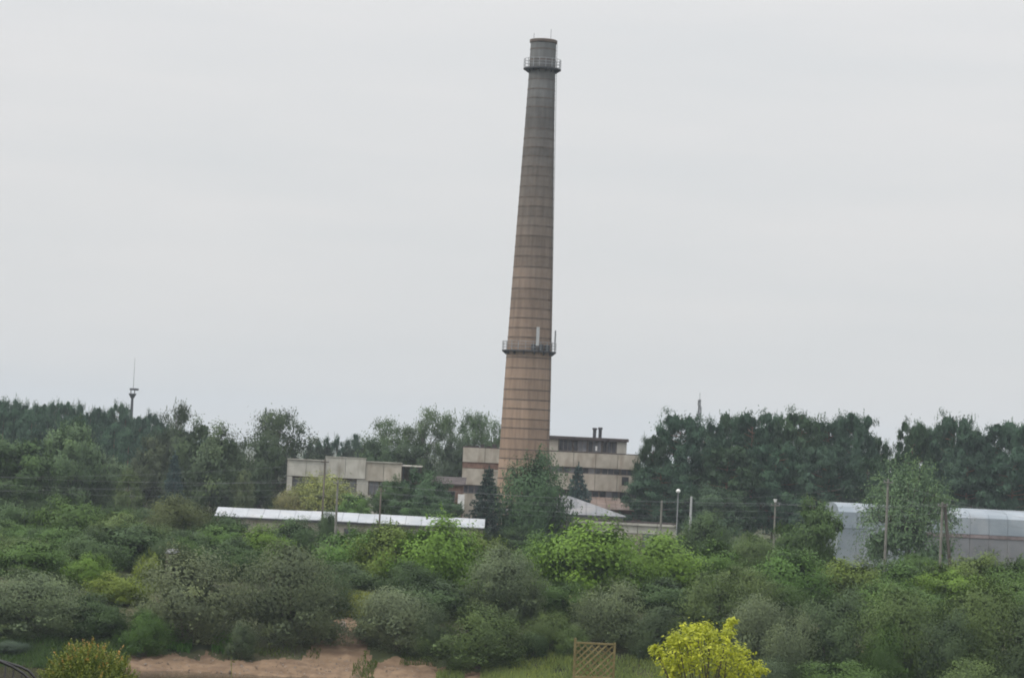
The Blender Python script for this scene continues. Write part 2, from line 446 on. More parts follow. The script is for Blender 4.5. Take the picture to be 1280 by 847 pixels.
def inner(rng, lobes, n, lo, hi, zsq=1.0, frac=0.5):
    """larger leaves deep inside the lobes, so that the crown is not see-through"""
    c = np.array([l[0] for l in lobes]); r = np.array([l[1] for l in lobes])
    i = rng.choice(len(lobes), n, p=r ** 2 / (r ** 2).sum())
    p = c[i] + unit(rng.normal(size=(n, 3))) * (r[i] * rng.uniform(0.05, 1, n) ** 0.5 * frac)[:, None] * np.array([1, 1, zsq])
    p[:, 2] = np.abs(p[:, 2])
    return p, rng.normal(size=(n, 3)), np.clip(rng.normal(0.4, 0.15, n), 0, 1), rng.uniform(lo, hi, n)

def crown_of(name, rng, lobes, n, kc, spread, leaf, aspect, mat, seed, zsq=1.0, drop=0.62, sh=None, core=(1500, .03, .05), glob=0.0):
    C, N, t = billow(rng, lobes, n, kc, spread, zsq, drop, glob)
    I = inner(rng, lobes, core[0], core[1], core[2], zsq)
    k = len(C)
    C = fit(np.concatenate([C, I[0]]))
    Lf = np.concatenate([rng.uniform(leaf[0], leaf[1], k), I[3]])
    Af = np.concatenate([np.full(k, aspect), np.full(len(I[0]), 0.6)])
    N = np.concatenate([N, I[1]]); t = np.concatenate([t, I[2]])
    if sh:
        q = shoots(rng, C[:k], N, *sh)
        C = np.concatenate([C, q[0]]); N = np.concatenate([N, q[1]]); t = np.concatenate([t, q[2]])
        Lf = np.concatenate([Lf, rng.uniform(leaf[0], leaf[1], len(q[0])) * .9]); Af = np.concatenate([Af, np.full(len(q[0]), aspect)])
    C[:, 2] = np.abs(C[:, 2])
    return leaf_mesh(name, C, N, Lf, Af, t, mat, seed)

def fit(C, wpc=97, zmax=99.5):
    r = np.percentile(np.abs(C[:, 0]), wpc); r2 = np.percentile(np.abs(C[:, 1]), wpc)
    C = C.copy()
    C[:, 0] *= 0.5 / r; C[:, 1] *= 0.5 / r2
    C[:, 2] *= 1.0 / np.percentile(C[:, 2], zmax)
    return C

def shoots(rng, C, N, count, length, per, up=0.6):
    """leafy twigs that break the outline"""
    idx = rng.choice(len(C), count)
    base = C[idx]
    cen = np.array([0, 0, 0.4])
    d = unit(unit(base - cen) * 0.8 + np.array([0, 0, up]) + rng.normal(size=(count, 3)) * 0.35)
    t = np.linspace(0.1, 1, per)
    ln = rng.uniform(0.5, 1.2, (count, 1)) * length
    pts = base[:, None, :] + d[:, None, :] * (ln[:, :, None] * t[None, :, None]) + rng.normal(size=(count, per, 3)) * length * 0.09
    nn = rng.normal(size=(count, per, 3)) + d[:, None, :] * 0.3
    tt = np.repeat(rng.uniform(0.4, 0.9, (count, 1)), per, 1)
    return pts.reshape(-1, 3), nn.reshape(-1, 3), tt.reshape(-1)

def dome_lobes(rng, k=10, top=2):
    L = [((0, 0, 0.34), 0.38), ((rng.uniform(-.06, .06), rng.uniform(-.06, .06), 0.58), 0.27)]
    a0 = rng.uniform(0, 6.28)
    for i in range(k):
        a = a0 + 2 * math.pi * i / k + rng.uniform(-0.25, 0.25)
        rr = rng.uniform(0.24, 0.33)
        L.append(((math.cos(a) * rr, math.sin(a) * rr, rng.uniform(0.10, 0.36)), rng.uniform(0.12, 0.20)))
    for i in range(top + 2):
        a = rng.uniform(0, 6.28); rr = rng.uniform(0.04, 0.20)
        L.append(((math.cos(a) * rr, math.sin(a) * rr, rng.uniform(0.52, 0.80) - rr * .6), rng.uniform(0.11, 0.16)))
    return L

def stems_mesh(name, rng, n, h, spread, r0, mat):
    mb = MB()
    for i in range(n):
        a = rng.uniform(0, 6.28); s = rng.uniform(0.3, 1.0) * spread
        b = Vector((math.cos(a) * s * 0.2, math.sin(a) * s * 0.2, -0.02))
        m_ = Vector((math.cos(a) * s * 0.55, math.sin(a) * s * 0.55, h * 0.5))
        e = Vector((math.cos(a) * s, math.sin(a) * s, h * rng.uniform(0.75, 1.1)))
        mb.tube([b, m_, e], [r0, r0 * 0.7, r0 * 0.3], 5)
    return mb.mesh(name, mat)

LIB = {}
def lib_add(kind, crown, wood):
    LIB.setdefault(kind, []).append((crown, wood))

def make_bushes():
    for v in range(5):                                  # grey-green willow scrub, fine leaves
        rng = np.random.default_rng(100 + v)
        lib_add('willow_bush', crown_of('crown', rng, dome_lobes(rng, 10, 3), 21000, 16, 0.2, (0.009, 0.018), 0.42, M['leaf'], v, glob=1.5, sh=(230, 0.07, 8), core=(2600, .025, .045)),
                stems_mesh('stems', rng, 7, 0.6, 0.3, 0.016, M['bark']))
    for v in range(5):                                  # bright broad-leaved scrub
        rng = np.random.default_rng(200 + v)
        lib_add('leafy_bush', crown_of('crown', rng, dome_lobes(rng, 9, 3), 14000, 13, 0.2, (0.012, 0.025), 0.55, M['leaf'], v, glob=1.3, sh=(200, 0.11, 8, 0.9), core=(2000, .03, .055)),
                stems_mesh('stems', rng, 6, 0.6, 0.28, 0.016, M['bark']))
make_bushes()

def limbs_to(mb, rng, lobes, trunk_top, r0, base=0.12, z_bend=0.25):
    for c, r in lobes:
        c = Vector(c)
        if c.z < base: continue
        z0 = max(base, min(trunk_top, c.z - rng.uniform(0.4, 1.0) * z_bend))
        p0 = Vector((0, 0, z0)); mid = p0.lerp(c, 0.55) + Vector((0, 0, -0.01))
        mb.tube([p0, mid, c], [r0 * 0.45, r0 * 0.3, r0 * 0.12], 4)

def make_trees():
    for v in range(4):                                  # dense broad-leaved tree
        rng = np.random.default_rng(300 + v)
        L = []
        for i in range(24):
            z = rng.uniform(0.10, 0.86); a = i * 2.4 + rng.uniform(-.4, .4)
            prof = 0.34 * math.sin(math.pi * min(1, max(0.05, (z + 0.12) / 1.08))) ** 0.7
            L.append(((math.cos(a) * prof * rng.uniform(.6, 1.05), math.sin(a) * prof * rng.uniform(.6, 1.05), z), rng.uniform(0.11, 0.17)))
        L += [((0, 0, .3), .2), ((0, 0, .52), .24), ((0, 0, .72), .18)]
        cm = crown_of('crown', rng, L, 13500, 12, 0.23, (0.012, 0.022), 0.5, M['leaf'], v, glob=1.0, sh=(240, 0.06, 8, 0.6), core=(2200, .028, .05))
        mb = MB(); mb.tube([(0, 0, -0.02), (0, 0, 0.35), (0.01, 0, 0.85)], [0.028, 0.022, 0.006], 7); limbs_to(mb, rng, L, 0.6, 0.022)
        lib_add('broad_tree', cm, mb.mesh('trunk', M['bark']))
    for v in range(4):                                  # airy birch / poplar, sky shows through the upper crown
        rng = np.random.default_rng(400 + v)
        L = []
        for i in range(46):
            z = rng.uniform(0.25, 0.95); a = i * 2.4 + rng.uniform(-.5, .5)
            prof = 0.42 * math.sin(math.pi * min(1, (z + 0.10) / 1.12)) ** 0.8
            L.append(((math.cos(a) * prof * rng.uniform(.3, 1.1), math.sin(a) * prof * rng.uniform(.3, 1.1), z), rng.uniform(0.06, 0.10)))
        cm = crown_of('crown', rng, L, 8500, 22, 0.62, (0.010, 0.019), 0.5, M['leaf'], v, zsq=0.6, drop=0.0, sh=(110, 0.04, 9, 0.5), core=(300, .016, .026))
        mb = MB(); mb.tube([(0, 0, -0.02), (0.01, 0, 0.4), (-0.005, 0.01, 0.95)], [0.022, 0.015, 0.003], 7); limbs_to(mb, rng, L, 0.8, 0.02, z_bend=0.35)
        lib_add('airy_tree', cm, mb.mesh('trunk', M['bark']))
    for v in range(5):                                  # big Scots pine, tufted flat sprays
        rng = np.random.default_rng(500 + v)
        L = []
        n = 44
        for i in range(n):
            z = 0.16 + 0.80 * (i + rng.uniform(0, 1)) / n; a = i * 2.399 + rng.uniform(-.4, .4)
            prof = 0.40 * min(1.0, (1.03 - z) / 0.38) ** 0.62 * min(1, (z + .25) / .5)
            rr = prof * rng.uniform(0.55, 1.1)
            L.append(((math.cos(a) * rr, math.sin(a) * rr, z), rng.uniform(0.10, 0.165)))
        L.append(((0, 0, 0.93), 0.08)); L.append(((0, 0, 0.5), 0.2)); L.append(((0, 0, 0.7), 0.18))
        cm = crown_of('crown', rng, L, 12500, 14, 0.24, (0.010, 0.02), 0.32, M['needle'], v, zsq=0.55, drop=0.0, sh=(330, 0.04, 8, 1.0), core=(4200, .028, .05))
        mb = MB(); mb.tube([(0, 0, -0.02), (0.008, 0, 0.5), (-0.005, 0.005, 0.97)], [0.022, 0.016, 0.004], 7); limbs_to(mb, rng, L, 0.93, 0.011, z_bend=0.07)
        lib_add('pine_tree', cm, mb.mesh('trunk', M['pine_bark']))
    for v in range(5):                                  # slim forest pine with pointed top
        rng = np.random.default_rng(550 + v)
        L = []
        n = 26
        for i in range(n):
            z = 0.25 + 0.7 * (i + rng.uniform(0, 1)) / n; a = i * 2.399 + rng.uniform(-.5, .5)
            prof = 0.36 * min(1.0, (1.05 - z) / 0.5) ** 0.8
            rr = prof * rng.uniform(0.4, 1.1)
            L.append(((math.cos(a) * rr, math.sin(a) * rr, z), rng.uniform(0.09, 0.15)))
        L.append(((0, 0, 0.94), 0.07))
        cm = crown_of('crown', rng, L, 4500, 18, 0.27, (0.014, 0.027), 0.34, M['needle'], v, zsq=0.55, drop=0.0, sh=(120, 0.05, 7, 1.4), core=(900, .03, .055))
        mb = MB(); mb.tube([(0, 0, -0.02), (0.005, 0, 0.97)], [0.03, 0.005], 6)
        lib_add('forest_pine', cm, mb.mesh('trunk', M['pine_bark']))
    for v in range(3):                                  # spruce: whorls of drooping boughs
        rng = np.random.default_rng(600 + v)
        Cs, Ns, ts, mb = [], [], [], MB()
        mb.tube([(0, 0, -0.02), (0, 0, 0.98)], [0.028, 0.004], 6)
        for k in range(19):
            z = 0.07 + 0.9 * k / 19
            ln = 0.5 * (1.02 - z) ** 0.85
            nb = 11 if k < 13 else 7
            for b in range(nb):
                a = 2 * math.pi * (b + rng.uniform(-.2, .2)) / nb + k * 0.7
                l = ln * rng.uniform(0.75, 1.12)
                m_ = int(55 * (0.35 + l / 0.5))
                u = rng.uniform(0.08, 1, m_) ** 0.8
                side = rng.normal(0, 0.10, m_) * l * (1.1 - 0.6 * u)
                x = math.cos(a) * l * u - math.sin(a) * side; y = math.sin(a) * l * u + math.cos(a) * side
                zz = z - 0.09 * u ** 2 * (l / 0.5) + rng.normal(0, 0.010, m_) + 0.03 * np.clip(u - .8, 0, 1)
                Cs.append(np.stack([x, y, zz], 1)); Ns.append(rng.normal(size=(m_, 3)) * .6 + np.array([0, 0, .8]))
                ts.append(np.full(m_, np.clip(0.45 + 0.25 * rng.normal(), 0, 1)) + rng.normal(0, .12, m_))
        C = np.concatenate(Cs); C[:, 2] = np.abs(C[:, 2]); top = np.stack([np.zeros(14), np.zeros(14), np.linspace(.93, 1.0, 14)], 1) + rng.normal(0, .004, (14, 3))
        C = np.concatenate([C, top]); N = np.concatenate(Ns + [rng.normal(size=(14, 3))]); t = np.concatenate(ts + [np.full(14, .5)])
        lib_add('spruce_tree', leaf_mesh('crown', C, N, rng.uniform(0.015, 0.03, len(C)), 0.4, t, M['needle'], v), mb.mesh('trunk', M['bark']))
    for v in range(2):                                  # slim young tree, spindle shaped
        rng = np.random.default_rng(650 + v)
        L = [((math.cos(i * 2.4) * .22 * math.sin(math.pi * (i + 1.5) / 15) * 1.1, math.sin(i * 2.4) * .22 * math.sin(math.pi * (i + 1.5) / 15), 0.12 + 0.8 * i / 14), 0.15) for i in range(14)]
        cm = crown_of('crown', rng, L, 6000, 20, 0.25, (0.016, 0.028), 0.45, M['leaf'], v, drop=0.3, core=(900, .03, .06))
        mb = MB(); mb.tube([(0, 0, -0.02), (0, 0, 0.9)], [0.03, 0.006], 6)
        lib_add('young_tree', cm, mb.mesh('trunk', M['bark']))
    for v in range(2):                                  # white willow: fountain of fine hanging sprays
        rng = np.random.default_rng(700 + v)
        Cs, Ns, ts, mb = [], [], [], MB()
        mb.tube([(0, 0, -0.02), (0, 0, 0.45)], [0.035, 0.02], 6)
        for k in range(260):
            a = rng.uniform(0, 6.28); el = math.asin(rng.uniform(0.05, 1.0)); l = rng.uniform(0.42, 0.56)
            d = np.array([math.cos(a) * math.cos(el), math.sin(a) * math.cos(el), math.sin(el)])
            m_ = 36
            u = np.linspace(0.5, 1, m_)
            pts = np.array([0, 0, 0.46]) + d[None] * (l * u)[:, None] * np.array([0.95, 0.95, 0.98])
            pts[:, 2] -= 0.22 * np.clip(u - 0.55, 0, 1) ** 1.4 * math.cos(el) * 1.6
            pts += rng.normal(0, 0.018, pts.shape)
            Cs.append(pts); Ns.append(rng.normal(size=(m_, 3)) + d * .6); ts.append(np.full(m_, np.clip(0.5 + .25 * rng.normal(), 0, 1)) + rng.normal(0, .1, m_))
            if k < 24: mb.tube([(0, 0, 0.36), tuple(np.array([0, 0, .42]) + d * .22), tuple(np.array([0, 0, .44]) + d * .42)], [0.012, .008, .003], 4)
        L = dome_lobes(rng, 9, 2)
        b = billow(rng, L, 5000, 18, .26)
        I = inner(rng, L, 2200, .03, .055)
        b2 = fit(np.concatenate([b[0], I[0]])) * np.array([.9, .9, .9])
        C = np.concatenate(Cs + [b2]); C[:, 2] = np.abs(C[:, 2])
        C = fit(C, 99, 99.9)
        nl = len(C) - 2200
        Lf = np.concatenate([rng.uniform(0.010, 0.018, nl), I[3] * .8])
        lib_add('hanging_willow', leaf_mesh('crown', C, np.concatenate(Ns + [b[1], I[1]]), Lf, 0.36, np.concatenate(ts + [b[2], I[2]]), M['leaf'], v), mb.mesh('trunk', M['bark']))
make_trees()

GREY = (0.152, 0.200, 0.112); GREYD = (0.104, 0.155, 0.080)
OLIVE = (0.120, 0.182, 0.062); MID = (0.086, 0.166, 0.038); BRIGHT = (0.125, 0.225, 0.034)
YGREEN = (0.20, 0.27, 0.045); DARK = (0.062, 0.110, 0.042); PINE = (0.062, 0.120, 0.078)
BLUE = (0.070, 0.118, 0.118); BIRCH = (0.108, 0.168, 0.088); YELLOW = (0.29, 0.34, 0.12)
PL = random.Random(11)
_cnt = {}
EDGE_PX = (-50, 150, 200, 450, 500, 545, 560, 640, 660, 830, 900, 1000, 1280)
EDGE_D = (162, 162.3, 162.8, 163.3, 164.8, 164.5, 162.5, 162.5, 164.8, 165, 163, 161.5, 161)

def plant(kind, name, cat, px, ytop, d, wpx, label, tint, group=None, depth=1.0, sink=0.0, jitter=0.1, edge=False):
    """a plant that stands on the ground at distance d in column px, its top at row ytop"""
    if edge:                                            # riverside rows: flattened along the bank, fronts on the bank's edge
        depth = 0.62
        d = float(np.interp(px, EDGE_PX, EDGE_D)) + 0.3 * wpx * d / F_PX + (d - 164.5) * 0.5
    g = ground_at(px, d)
    h = P(px, ytop, d).z - g.z + sink
    w = wpx * d / F_PX
    i = _cnt.get(kind, PL.randrange(5)); _cnt[kind] = i + 1
    cm, wm = LIB[kind][i % len(LIB[kind])]
    root = empty(name, (g.x, g.y, g.z - sink), PL.uniform(0, 6.28))
    if not edge and kind in ('willow_bush', 'leafy_bush') and d < 260: w *= (0.88 if kind == 'willow_bush' else 0.98)
    if edge: root.rotation_euler.z = PL.choice((0, math.pi)) + PL.uniform(-.25, .25)
    root.scale = (w, w * depth, max(h, 0.6))
    tag(root, label, cat, group)
    jb = (1 + PL.uniform(-jitter, jitter) * 1.2) * {'willow_bush': 0.80, 'leafy_bush': 0.9}.get(kind, 1.0)
    jc = [max(0.01, c * jb * (1 + PL.uniform(-jitter, jitter) * 0.3)) for c in tint]
    t_ = link(bpy.data.objects.new('stems' if wm.name.startswith('stem') else 'trunk', wm), root)
    if t_.name.startswith('stems'): t_.name = 'stem'
    c = link(bpy.data.objects.new('crown', cm), root)
    c.color = (*jc, 1)
    return root

# ------------------------------------------------------------------ the chimney
def build_chimney():
    p0 = P(661.5, 435, 326)
    root = empty('factory_chimney', (p0.x, 326, 0))
    tag(root, 'tall round brick chimney with iron hoops and two railed galleries', 'chimney')
    zs = [0, 11, 17.1, 23.8, 28.3, 42.6, 52.8, 59, 63]
    rs = [3.42, 3.17, 3.03, 2.84, 2.70, 2.24, 1.88, 1.70, 1.64]
    rad = lambda z: float(np.interp(z, zs, rs))
    top = P(681, 50.5, 326).z
    z, k = 0.0, 0
    rg = random.Random(3)
    while z < top - 0.6:
        z1 = min(z + 1.27 * rg.uniform(0.9, 1.1), top - 0.45)
        ins = 0.42
        MB().lathe([(rad(z), z), (rad(z1), z1), (rad(z1) - ins, z1), (rad(z) - ins, z)], 48).build('brick_band', M['chimney'], root, smooth=False)
        if k > 0:
            r = rad(z) + 0.03
            hw = rg.uniform(0.045, 0.07)
            MB().lathe([(r, z - hw), (r, z + hw), (r - 0.2, z + hw), (r - 0.2, z - hw)], 48).build('hoop', M['hoop'], root)
        z = z1; k += 1
    MB().lathe([(rad(top) + 0.02, top - 0.45), (rad(top) + 0.13, top - 0.36), (rad(top) + 0.13, top - 0.04), (rad(top) + 0.03, top), (rad(top) - 0.4, top), (rad(top) - 0.4, top - 0.45)], 48).build('rim', M['hoop'], root)
    def gallery(zg, rail_h, out, n_post):
        r = rad(zg)
        deck = MB().lathe([(r - 0.05, zg), (r + out, zg), (r + out, zg + 0.16), (r - 0.05, zg + 0.16)], 40).build('gallery_deck', M['steel_dark'], root)
        br = MB()
        br.prism([(0, -0.42), (0.12, -0.42), (out * 0.95, -0.02), (0, -0.02)], (-0.05, 0.05))
        brm = br.mesh('bracket', M['steel_dark'])
        for i in range(14):
            a = 2 * math.pi * i / 14
            b = link(bpy.data.objects.new('bracket', brm), root)
            b.location = (math.cos(a) * (r - 0.02), math.sin(a) * (r - 0.02), zg); b.rotation_euler = (0, 0, a - math.pi / 2)
        rl = MB()
        for f in (0.35, 0.68, 1.0):
            rl.lathe([(r + out - 0.05 + 0.03 * math.cos(t), zg + 0.16 + rail_h * f + 0.03 * math.sin(t)) for t in (0, 1.57, 3.14, 4.71)], 40)
        rl.build('guard_rail', M['steel'], root)
        pm = MB().box(-0.03, 0.03, -0.03, 0.03, 0, rail_h).mesh('rail_post', M['steel'])
        for i in range(n_post):
            a = 2 * math.pi * i / n_post
            b = link(bpy.data.objects.new('rail_post', pm), root)
            b.location = (math.cos(a) * (r + out - 0.05), math.sin(a) * (r + out - 0.05), zg + 0.16); b.rotation_euler = (0, 0, a)
    zt = P(680, 88, 326).z
    gallery(zt, 1.15, 0.72, 18)
    zl = P(661, 440, 326).z
    gallery(zl, 1.1, 0.62, 22)
    # aerials and cabinets carried by the lower gallery
    q = lambda px, py: P(px, py, 326) - Vector((p0.x, 326, 0))
    rr = rad(zl) + 0.62
    def onring(px, inset=0.12):
        x = q(px, 430).x
        return x, -math.sqrt(max((rr - inset) ** 2 - x * x, 0.0))
    x, y = onring(671.5)
    o = MB().box(x - 0.2, x + 0.2, y - 0.14, y, zl + 0.75, zl + 3.1).build('antenna_panel', M['pale_plastic'], root); tag(o, 'pale upright aerial panel')
    MB().tube([(x, y + 0.08, zl + 0.16), (x, y + 0.08, zl + 3.0)], 0.05, 6).build('antenna_mast', M['steel'], root)
    x, y = onring(693.5)
    MB().tube([(x, y, zl + 0.16), (x, y, zl + 2.9)], 0.055, 6).build('antenna_mast', M['steel_dark'], root)
    o = MB().box(x - 0.1, x + 0.1, y - 0.16, y - 0.05, zl + 1.3, zl + 2.8).build('antenna_panel', M['steel'], root)
    for px in (667, 676, 684):
        x, y = onring(px, 0.3)
        MB().box(x - 0.3, x + 0.3, y - 0.2, y + 0.2, zl + 0.16, zl + 0.95).build('equipment_cabinet', M['steel_dark'], root)
    for dx, h in ((0.9, 1.3), (-1.25, 0.7)):
        MB().tube([(dx, -0.9, top - 0.2), (dx, -0.9, top + h)], 0.025, 5).build('lightning_rod', M['steel_dark'], root)
    # iron ladder on the flank
    a = R(-25); c_, s_ = math.cos(a), math.sin(a)
    lad = MB()
    for off in (-0.22, 0.22):
        lad.tube([((rad(zz) + 0.18) * c_ - off * s_, (rad(zz) + 0.18) * s_ + off * c_, zz) for zz in (2, 20, 40, top - 0.5)], 0.025, 4)
    z = 2.2
    while z < top - 0.6:
        lad.tube([((rad(z) + 0.18) * c_ + 0.22 * s_, (rad(z) + 0.18) * s_ - 0.22 * c_, z), ((rad(z) + 0.18) * c_ - 0.22 * s_, (rad(z) + 0.18) * s_ + 0.22 * c_, z)], 0.016, 3)
        z += 0.4
    lad.build('ladder', M['steel_dark'], root)
build_chimney()

# ------------------------------------------------------------------ buildings
def XZ(px, py, d):
    p = P(px, py, d); return p.x, p.z

def panels(root, mat, x0, x1, y, z0, z1, n, name='wall_panel', thick=0.45, gap=0.05, rg=random.Random(8)):
    w = (x1 - x0) / n
    for i in range(n):
        dy = rg.uniform(-0.02, 0.02)
        MB().box(x0 + i * w + gap / 2, x0 + (i + 1) * w - gap / 2, y + dy, y + thick, z0 + gap / 2, z1 - gap / 2).build(name, mat, root)

def windows(root, x0, x1, y, z0, z1, n, glass, cols=3, rg=random.Random(9)):
    w = (x1 - x0) / n
    for i in range(n):
        a, b = x0 + i * w + 0.06, x0 + (i + 1) * w - 0.06
        f = MB()
        t = 0.07
        f.box(a, b, y, y + 0.12, z0, z0 + t).box(a, b, y, y + 0.12, z1 - t, z1)
        for k in range(cols + 1):
            xx = a + (b - a - t) * k / cols
            f.box(xx, xx + t, y - 0.004, y + 0.124, z0 + t, z1 - t)
        fo = f.build('window', M['frame'], root)
        for k in range(cols):
            xa = a + (b - a - t) * k / cols + t; xb = a + (b - a - t) * (k + 1) / cols
            MB().box(xa, xb, y + 0.05, y + 0.08, z0 + t, z1 - t).build('pane', glass if rg.random() > 0.12 else M['glass_grey'], fo)

def main_building():
    D = 340.0
    xl, _ = XZ(577, 600, D); xr, _ = XZ(799, 600, D)
    xm, _ = XZ(655, 600, D)
    root = empty('factory_building', ((xl + xr) / 2, D, 0))
    tag(root, 'long beige panel factory hall with dark window strips behind the tall chimney', 'building')
    ox = (xl + xr) / 2
    a, b, m = xl - ox, xr - ox, xm - ox
    zt = XZ(590, 559, D)[1]
    z3, z2, z1, z0 = zt - 1.95, zt - 2.75, zt - 4.95, zt - 6.1
    MB().box(a + 0.1, b - 0.1, 0.5, 18, -0.3, zt - 0.25).build('wall', M['core'], root)
    MB().box(a - 0.1, b + 0.1, 0.25, 18.2, zt - 0.25 + 0.01, zt + 0.10).build('roof', M['roof_dark'], root)
    n = 8
    panels(root, M['concrete'], a, b, 0.0, z3, zt, n)
    panels(root, M['concrete'], a, b, 0.0, z1, z2, n)
    panels(root, M['concrete'], a, b, 0.0, 0.2, z0, n)
    # strip between the panel rows: brick infill left of the chimney, glazing right of it
    panels(root, M['brick_dark'], a, m, 0.12, z2, z3, 3, 'brick_infill', 0.3)
    windows(root, m, b, 0.28, z2, z3, 6, M['glass_dark'])
    windows(root, a, b, 0.28, z0, z1, 9, M['glass_dark'])
    # dark plate painted as the shade inside a knocked-out opening, middle panel row
    hx = XZ(781.5, 600, D)[0] - ox
    zc = XZ(781.5, 601, D)[1]
    MB().box(hx - 0.45, hx + 0.45, -0.03, 0.1, zc - 0.55, zc + 0.55).build('opening_shade_plate', M['glass_dark'], root)
    MB().box(b - 1.2, b + 0.25, -0.4, 0.0, z3 - 0.05, z3 + 0.16).build('ledge', M['concrete'], root)
    # roof storey set back on the roof
    pa, _ = XZ(648, 555, D + 3); pb, pz = XZ(784, 549, D + 3)
    pa -= ox; pb -= ox
    MB().box(pa + 0.1, pb - 0.1, 3.3, 12, zt + 0.1, pz - 0.35).build('wall', M['core'], root)
    MB().box(pa - 0.25, pb + 0.2, 2.6, 12.4, pz - 0.35, pz + 0.05).build('roof', M['roof_dark'], root)
    pw, _ = XZ(698, 555, D + 3); pw -= ox
    pe, _ = XZ(771, 555, D + 3); pe -= ox
    panels(root, M['concrete'], pa, pw, 3.0, zt + 0.1, pz - 0.36, 3, thick=0.3)
    panels(root, M['concrete_grey'], pe, pb, 3.0, zt + 0.1, pz - 0.36, 1, thick=0.3)
    windows(root, pw, pe, 3.15, zt + 0.12, pz - 0.40, 4, M['glass_dark'])
    wx = XZ(745.5, 558, D + 2.6)[0] - ox
    MB().box(wx - 0.12, wx + 0.12, 2.7, 2.95, zt + 0.35, zt + 0.95).build('vent_box', M['white_paint'], root)
    for px, h in ((743.5, 534.5), (750.5, 534.0)):
        x, zz = XZ(px, h, D + 6)
        mb = MB().tube([(x - ox, 6, pz - 0.1), (x - ox, 6, zz - 0.25)], 0.24, 10)
        mb.tube([(x - ox, 6, zz - 0.26), (x - ox, 6, zz)], 0.33, 10)
        mb.build('roof_pipe', M['steel_dark'], root)
    for px in (584, 590, 596, 603, 611, 618):
        x, zz = XZ(px, 555 + (px % 3), D + 2)
        MB().box(x - ox - 0.28, x - ox + 0.28, 1.6, 2.4, zt + 0.1, zz).build('roof_vent', M['roof_dark'], root)
    # rusty lean-to along the foot of the hall
    la, _ = XZ(700, 630, D - 8); lb, _ = XZ(806, 630, D - 8)
    zr = XZ(745, 622, D - 4)[1]
    an = empty('lean_to', ((la + lb) / 2, D - 5, 0))
    tag(an, 'low lean-to with rusty brown roof sheets at the foot of the beige hall', 'building')
    h_ = (lb - la) / 2
    MB().box(-h_ + 0.2, h_ - 0.2, -3.6, 4.3, -0.3, zr - 1.35).build('wall', M['brick_dark'], an)
    for i in range(9):
        xa = -h_ + 2 * h_ * i / 9; xb = -h_ + 2 * h_ * (i + 1) / 9 - 0.04
        MB().prism([(-4.2, zr - 1.35), (4.6, zr), (4.6, zr + 0.07), (-4.2, zr - 1.27)], (xa, xb)).build('roof_sheet', M['rust'], an)
main_building()

def hip_building():
    D = 308.0
    x1, ze = XZ(783, 645.5, D); xr, zr = XZ(710, 619, D + 4)
    x0, _ = XZ(632, 640, D)
    root = empty('hip_roofed_shed', ((x0 + x1) / 2, D, 0)); ox = (x0 + x1) / 2
    tag(root, 'low building with pale grey sloping hip roof in front of the lean-to', 'building')
    a, b, r1 = x0 - ox, x1 - ox, xr - ox
    r0 = a + (b - r1)
    MB().box(a + 0.35, b - 0.35, 0.4, 7.6, -0.3, ze - 0.12).build('wall', M['concrete_grey'], root)
    v = [(a, 0, ze), (b, 0, ze), (b, 8, ze), (a, 8, ze), (r0, 4, zr), (r1, 4, zr), (a, 0, ze - .12), (b, 0, ze - .12), (b, 8, ze - .12), (a, 8, ze - .12)]
    MB().add(v, [(0, 1, 5, 4), (1, 2, 5), (2, 3, 4, 5), (3, 0, 4), (6, 9, 8, 7), (0, 6, 7, 1), (1, 7, 8, 2), (2, 8, 9, 3), (3, 9, 6, 0)]).build('roof', M['grey_metal'], root)
    n = 12
    for i in range(1, n):                                # standing seams down the front slope
        x = a + (b - a) * i / n
        top = min(1.0, (x - a) / (r0 - a), (b - x) / (b - r1))
        MB().tube([(x, -0.01, ze + 0.03), (x, 4 * top - 0.03, ze + (zr - ze) * top + 0.03)], 0.03, 4).build('roof_seam', M['grey_metal'], root)
    MB().box(a - 0.02, b + 0.02, -0.12, -0.01, ze - 0.22, ze - 0.02).build('gutter', M['steel_dark'], root)
    px_, pz_ = XZ(714, 625, D + 1)
    MB().tube([(px_ - ox, 1.2, ze), (px_ - ox, 1.2, ze + 1.75)], 0.14, 8).build('roof_pipe', M['steel_dark'], root)
hip_building()

def flat_block():
    D = 292.0
    x0, zt = XZ(700, 649, D); x1, zt2 = XZ(846, 655, D)
    root = empty('flat_roofed_garage', ((x0 + x1) / 2, D, 0)); ox = (x0 + x1) / 2
    tag(root, 'long low garage block with flat pale roof edge and grey wall behind the bushes', 'building')
    a, b = x0 - ox, x1 - ox
    MB().box(a + .1, b - .1, 0.3, 6, -0.3, zt - 0.3).build('wall', M['core'], root)
    n = 6
    w = (b - a) / n
    for i in range(n):
        MB().box(a + i * w + .02, a + (i + 1) * w - .02, -0.25, 6.2, zt - 0.26, zt).build('roof_slab', M['concrete_grey'], root)
        MB().box(a + i * w + .03, a + (i + 1) * w - .03, 0.0, 0.3, zt - 1.15, zt - 0.31).build('wall_panel', M['concrete_grey'], root)
        MB().box(a + i * w + .03, a + i * w + 0.6, 0.0, 0.3, 0.1, zt - 1.2).build('wall_pier', M['concrete'], root)
        MB().box(a + i * w + .64, a + (i + 1) * w - .03, 0.1, 0.28, 0.1, zt - 1.2).build('garage_door', M['concrete'] if i % 2 else M['grey_metal'], root)
    MB().box(a, b, -0.1, 0.3, zt + 0.004, zt + 0.22).build('roof_upstand', M['roof_dark'], root)
flat_block()

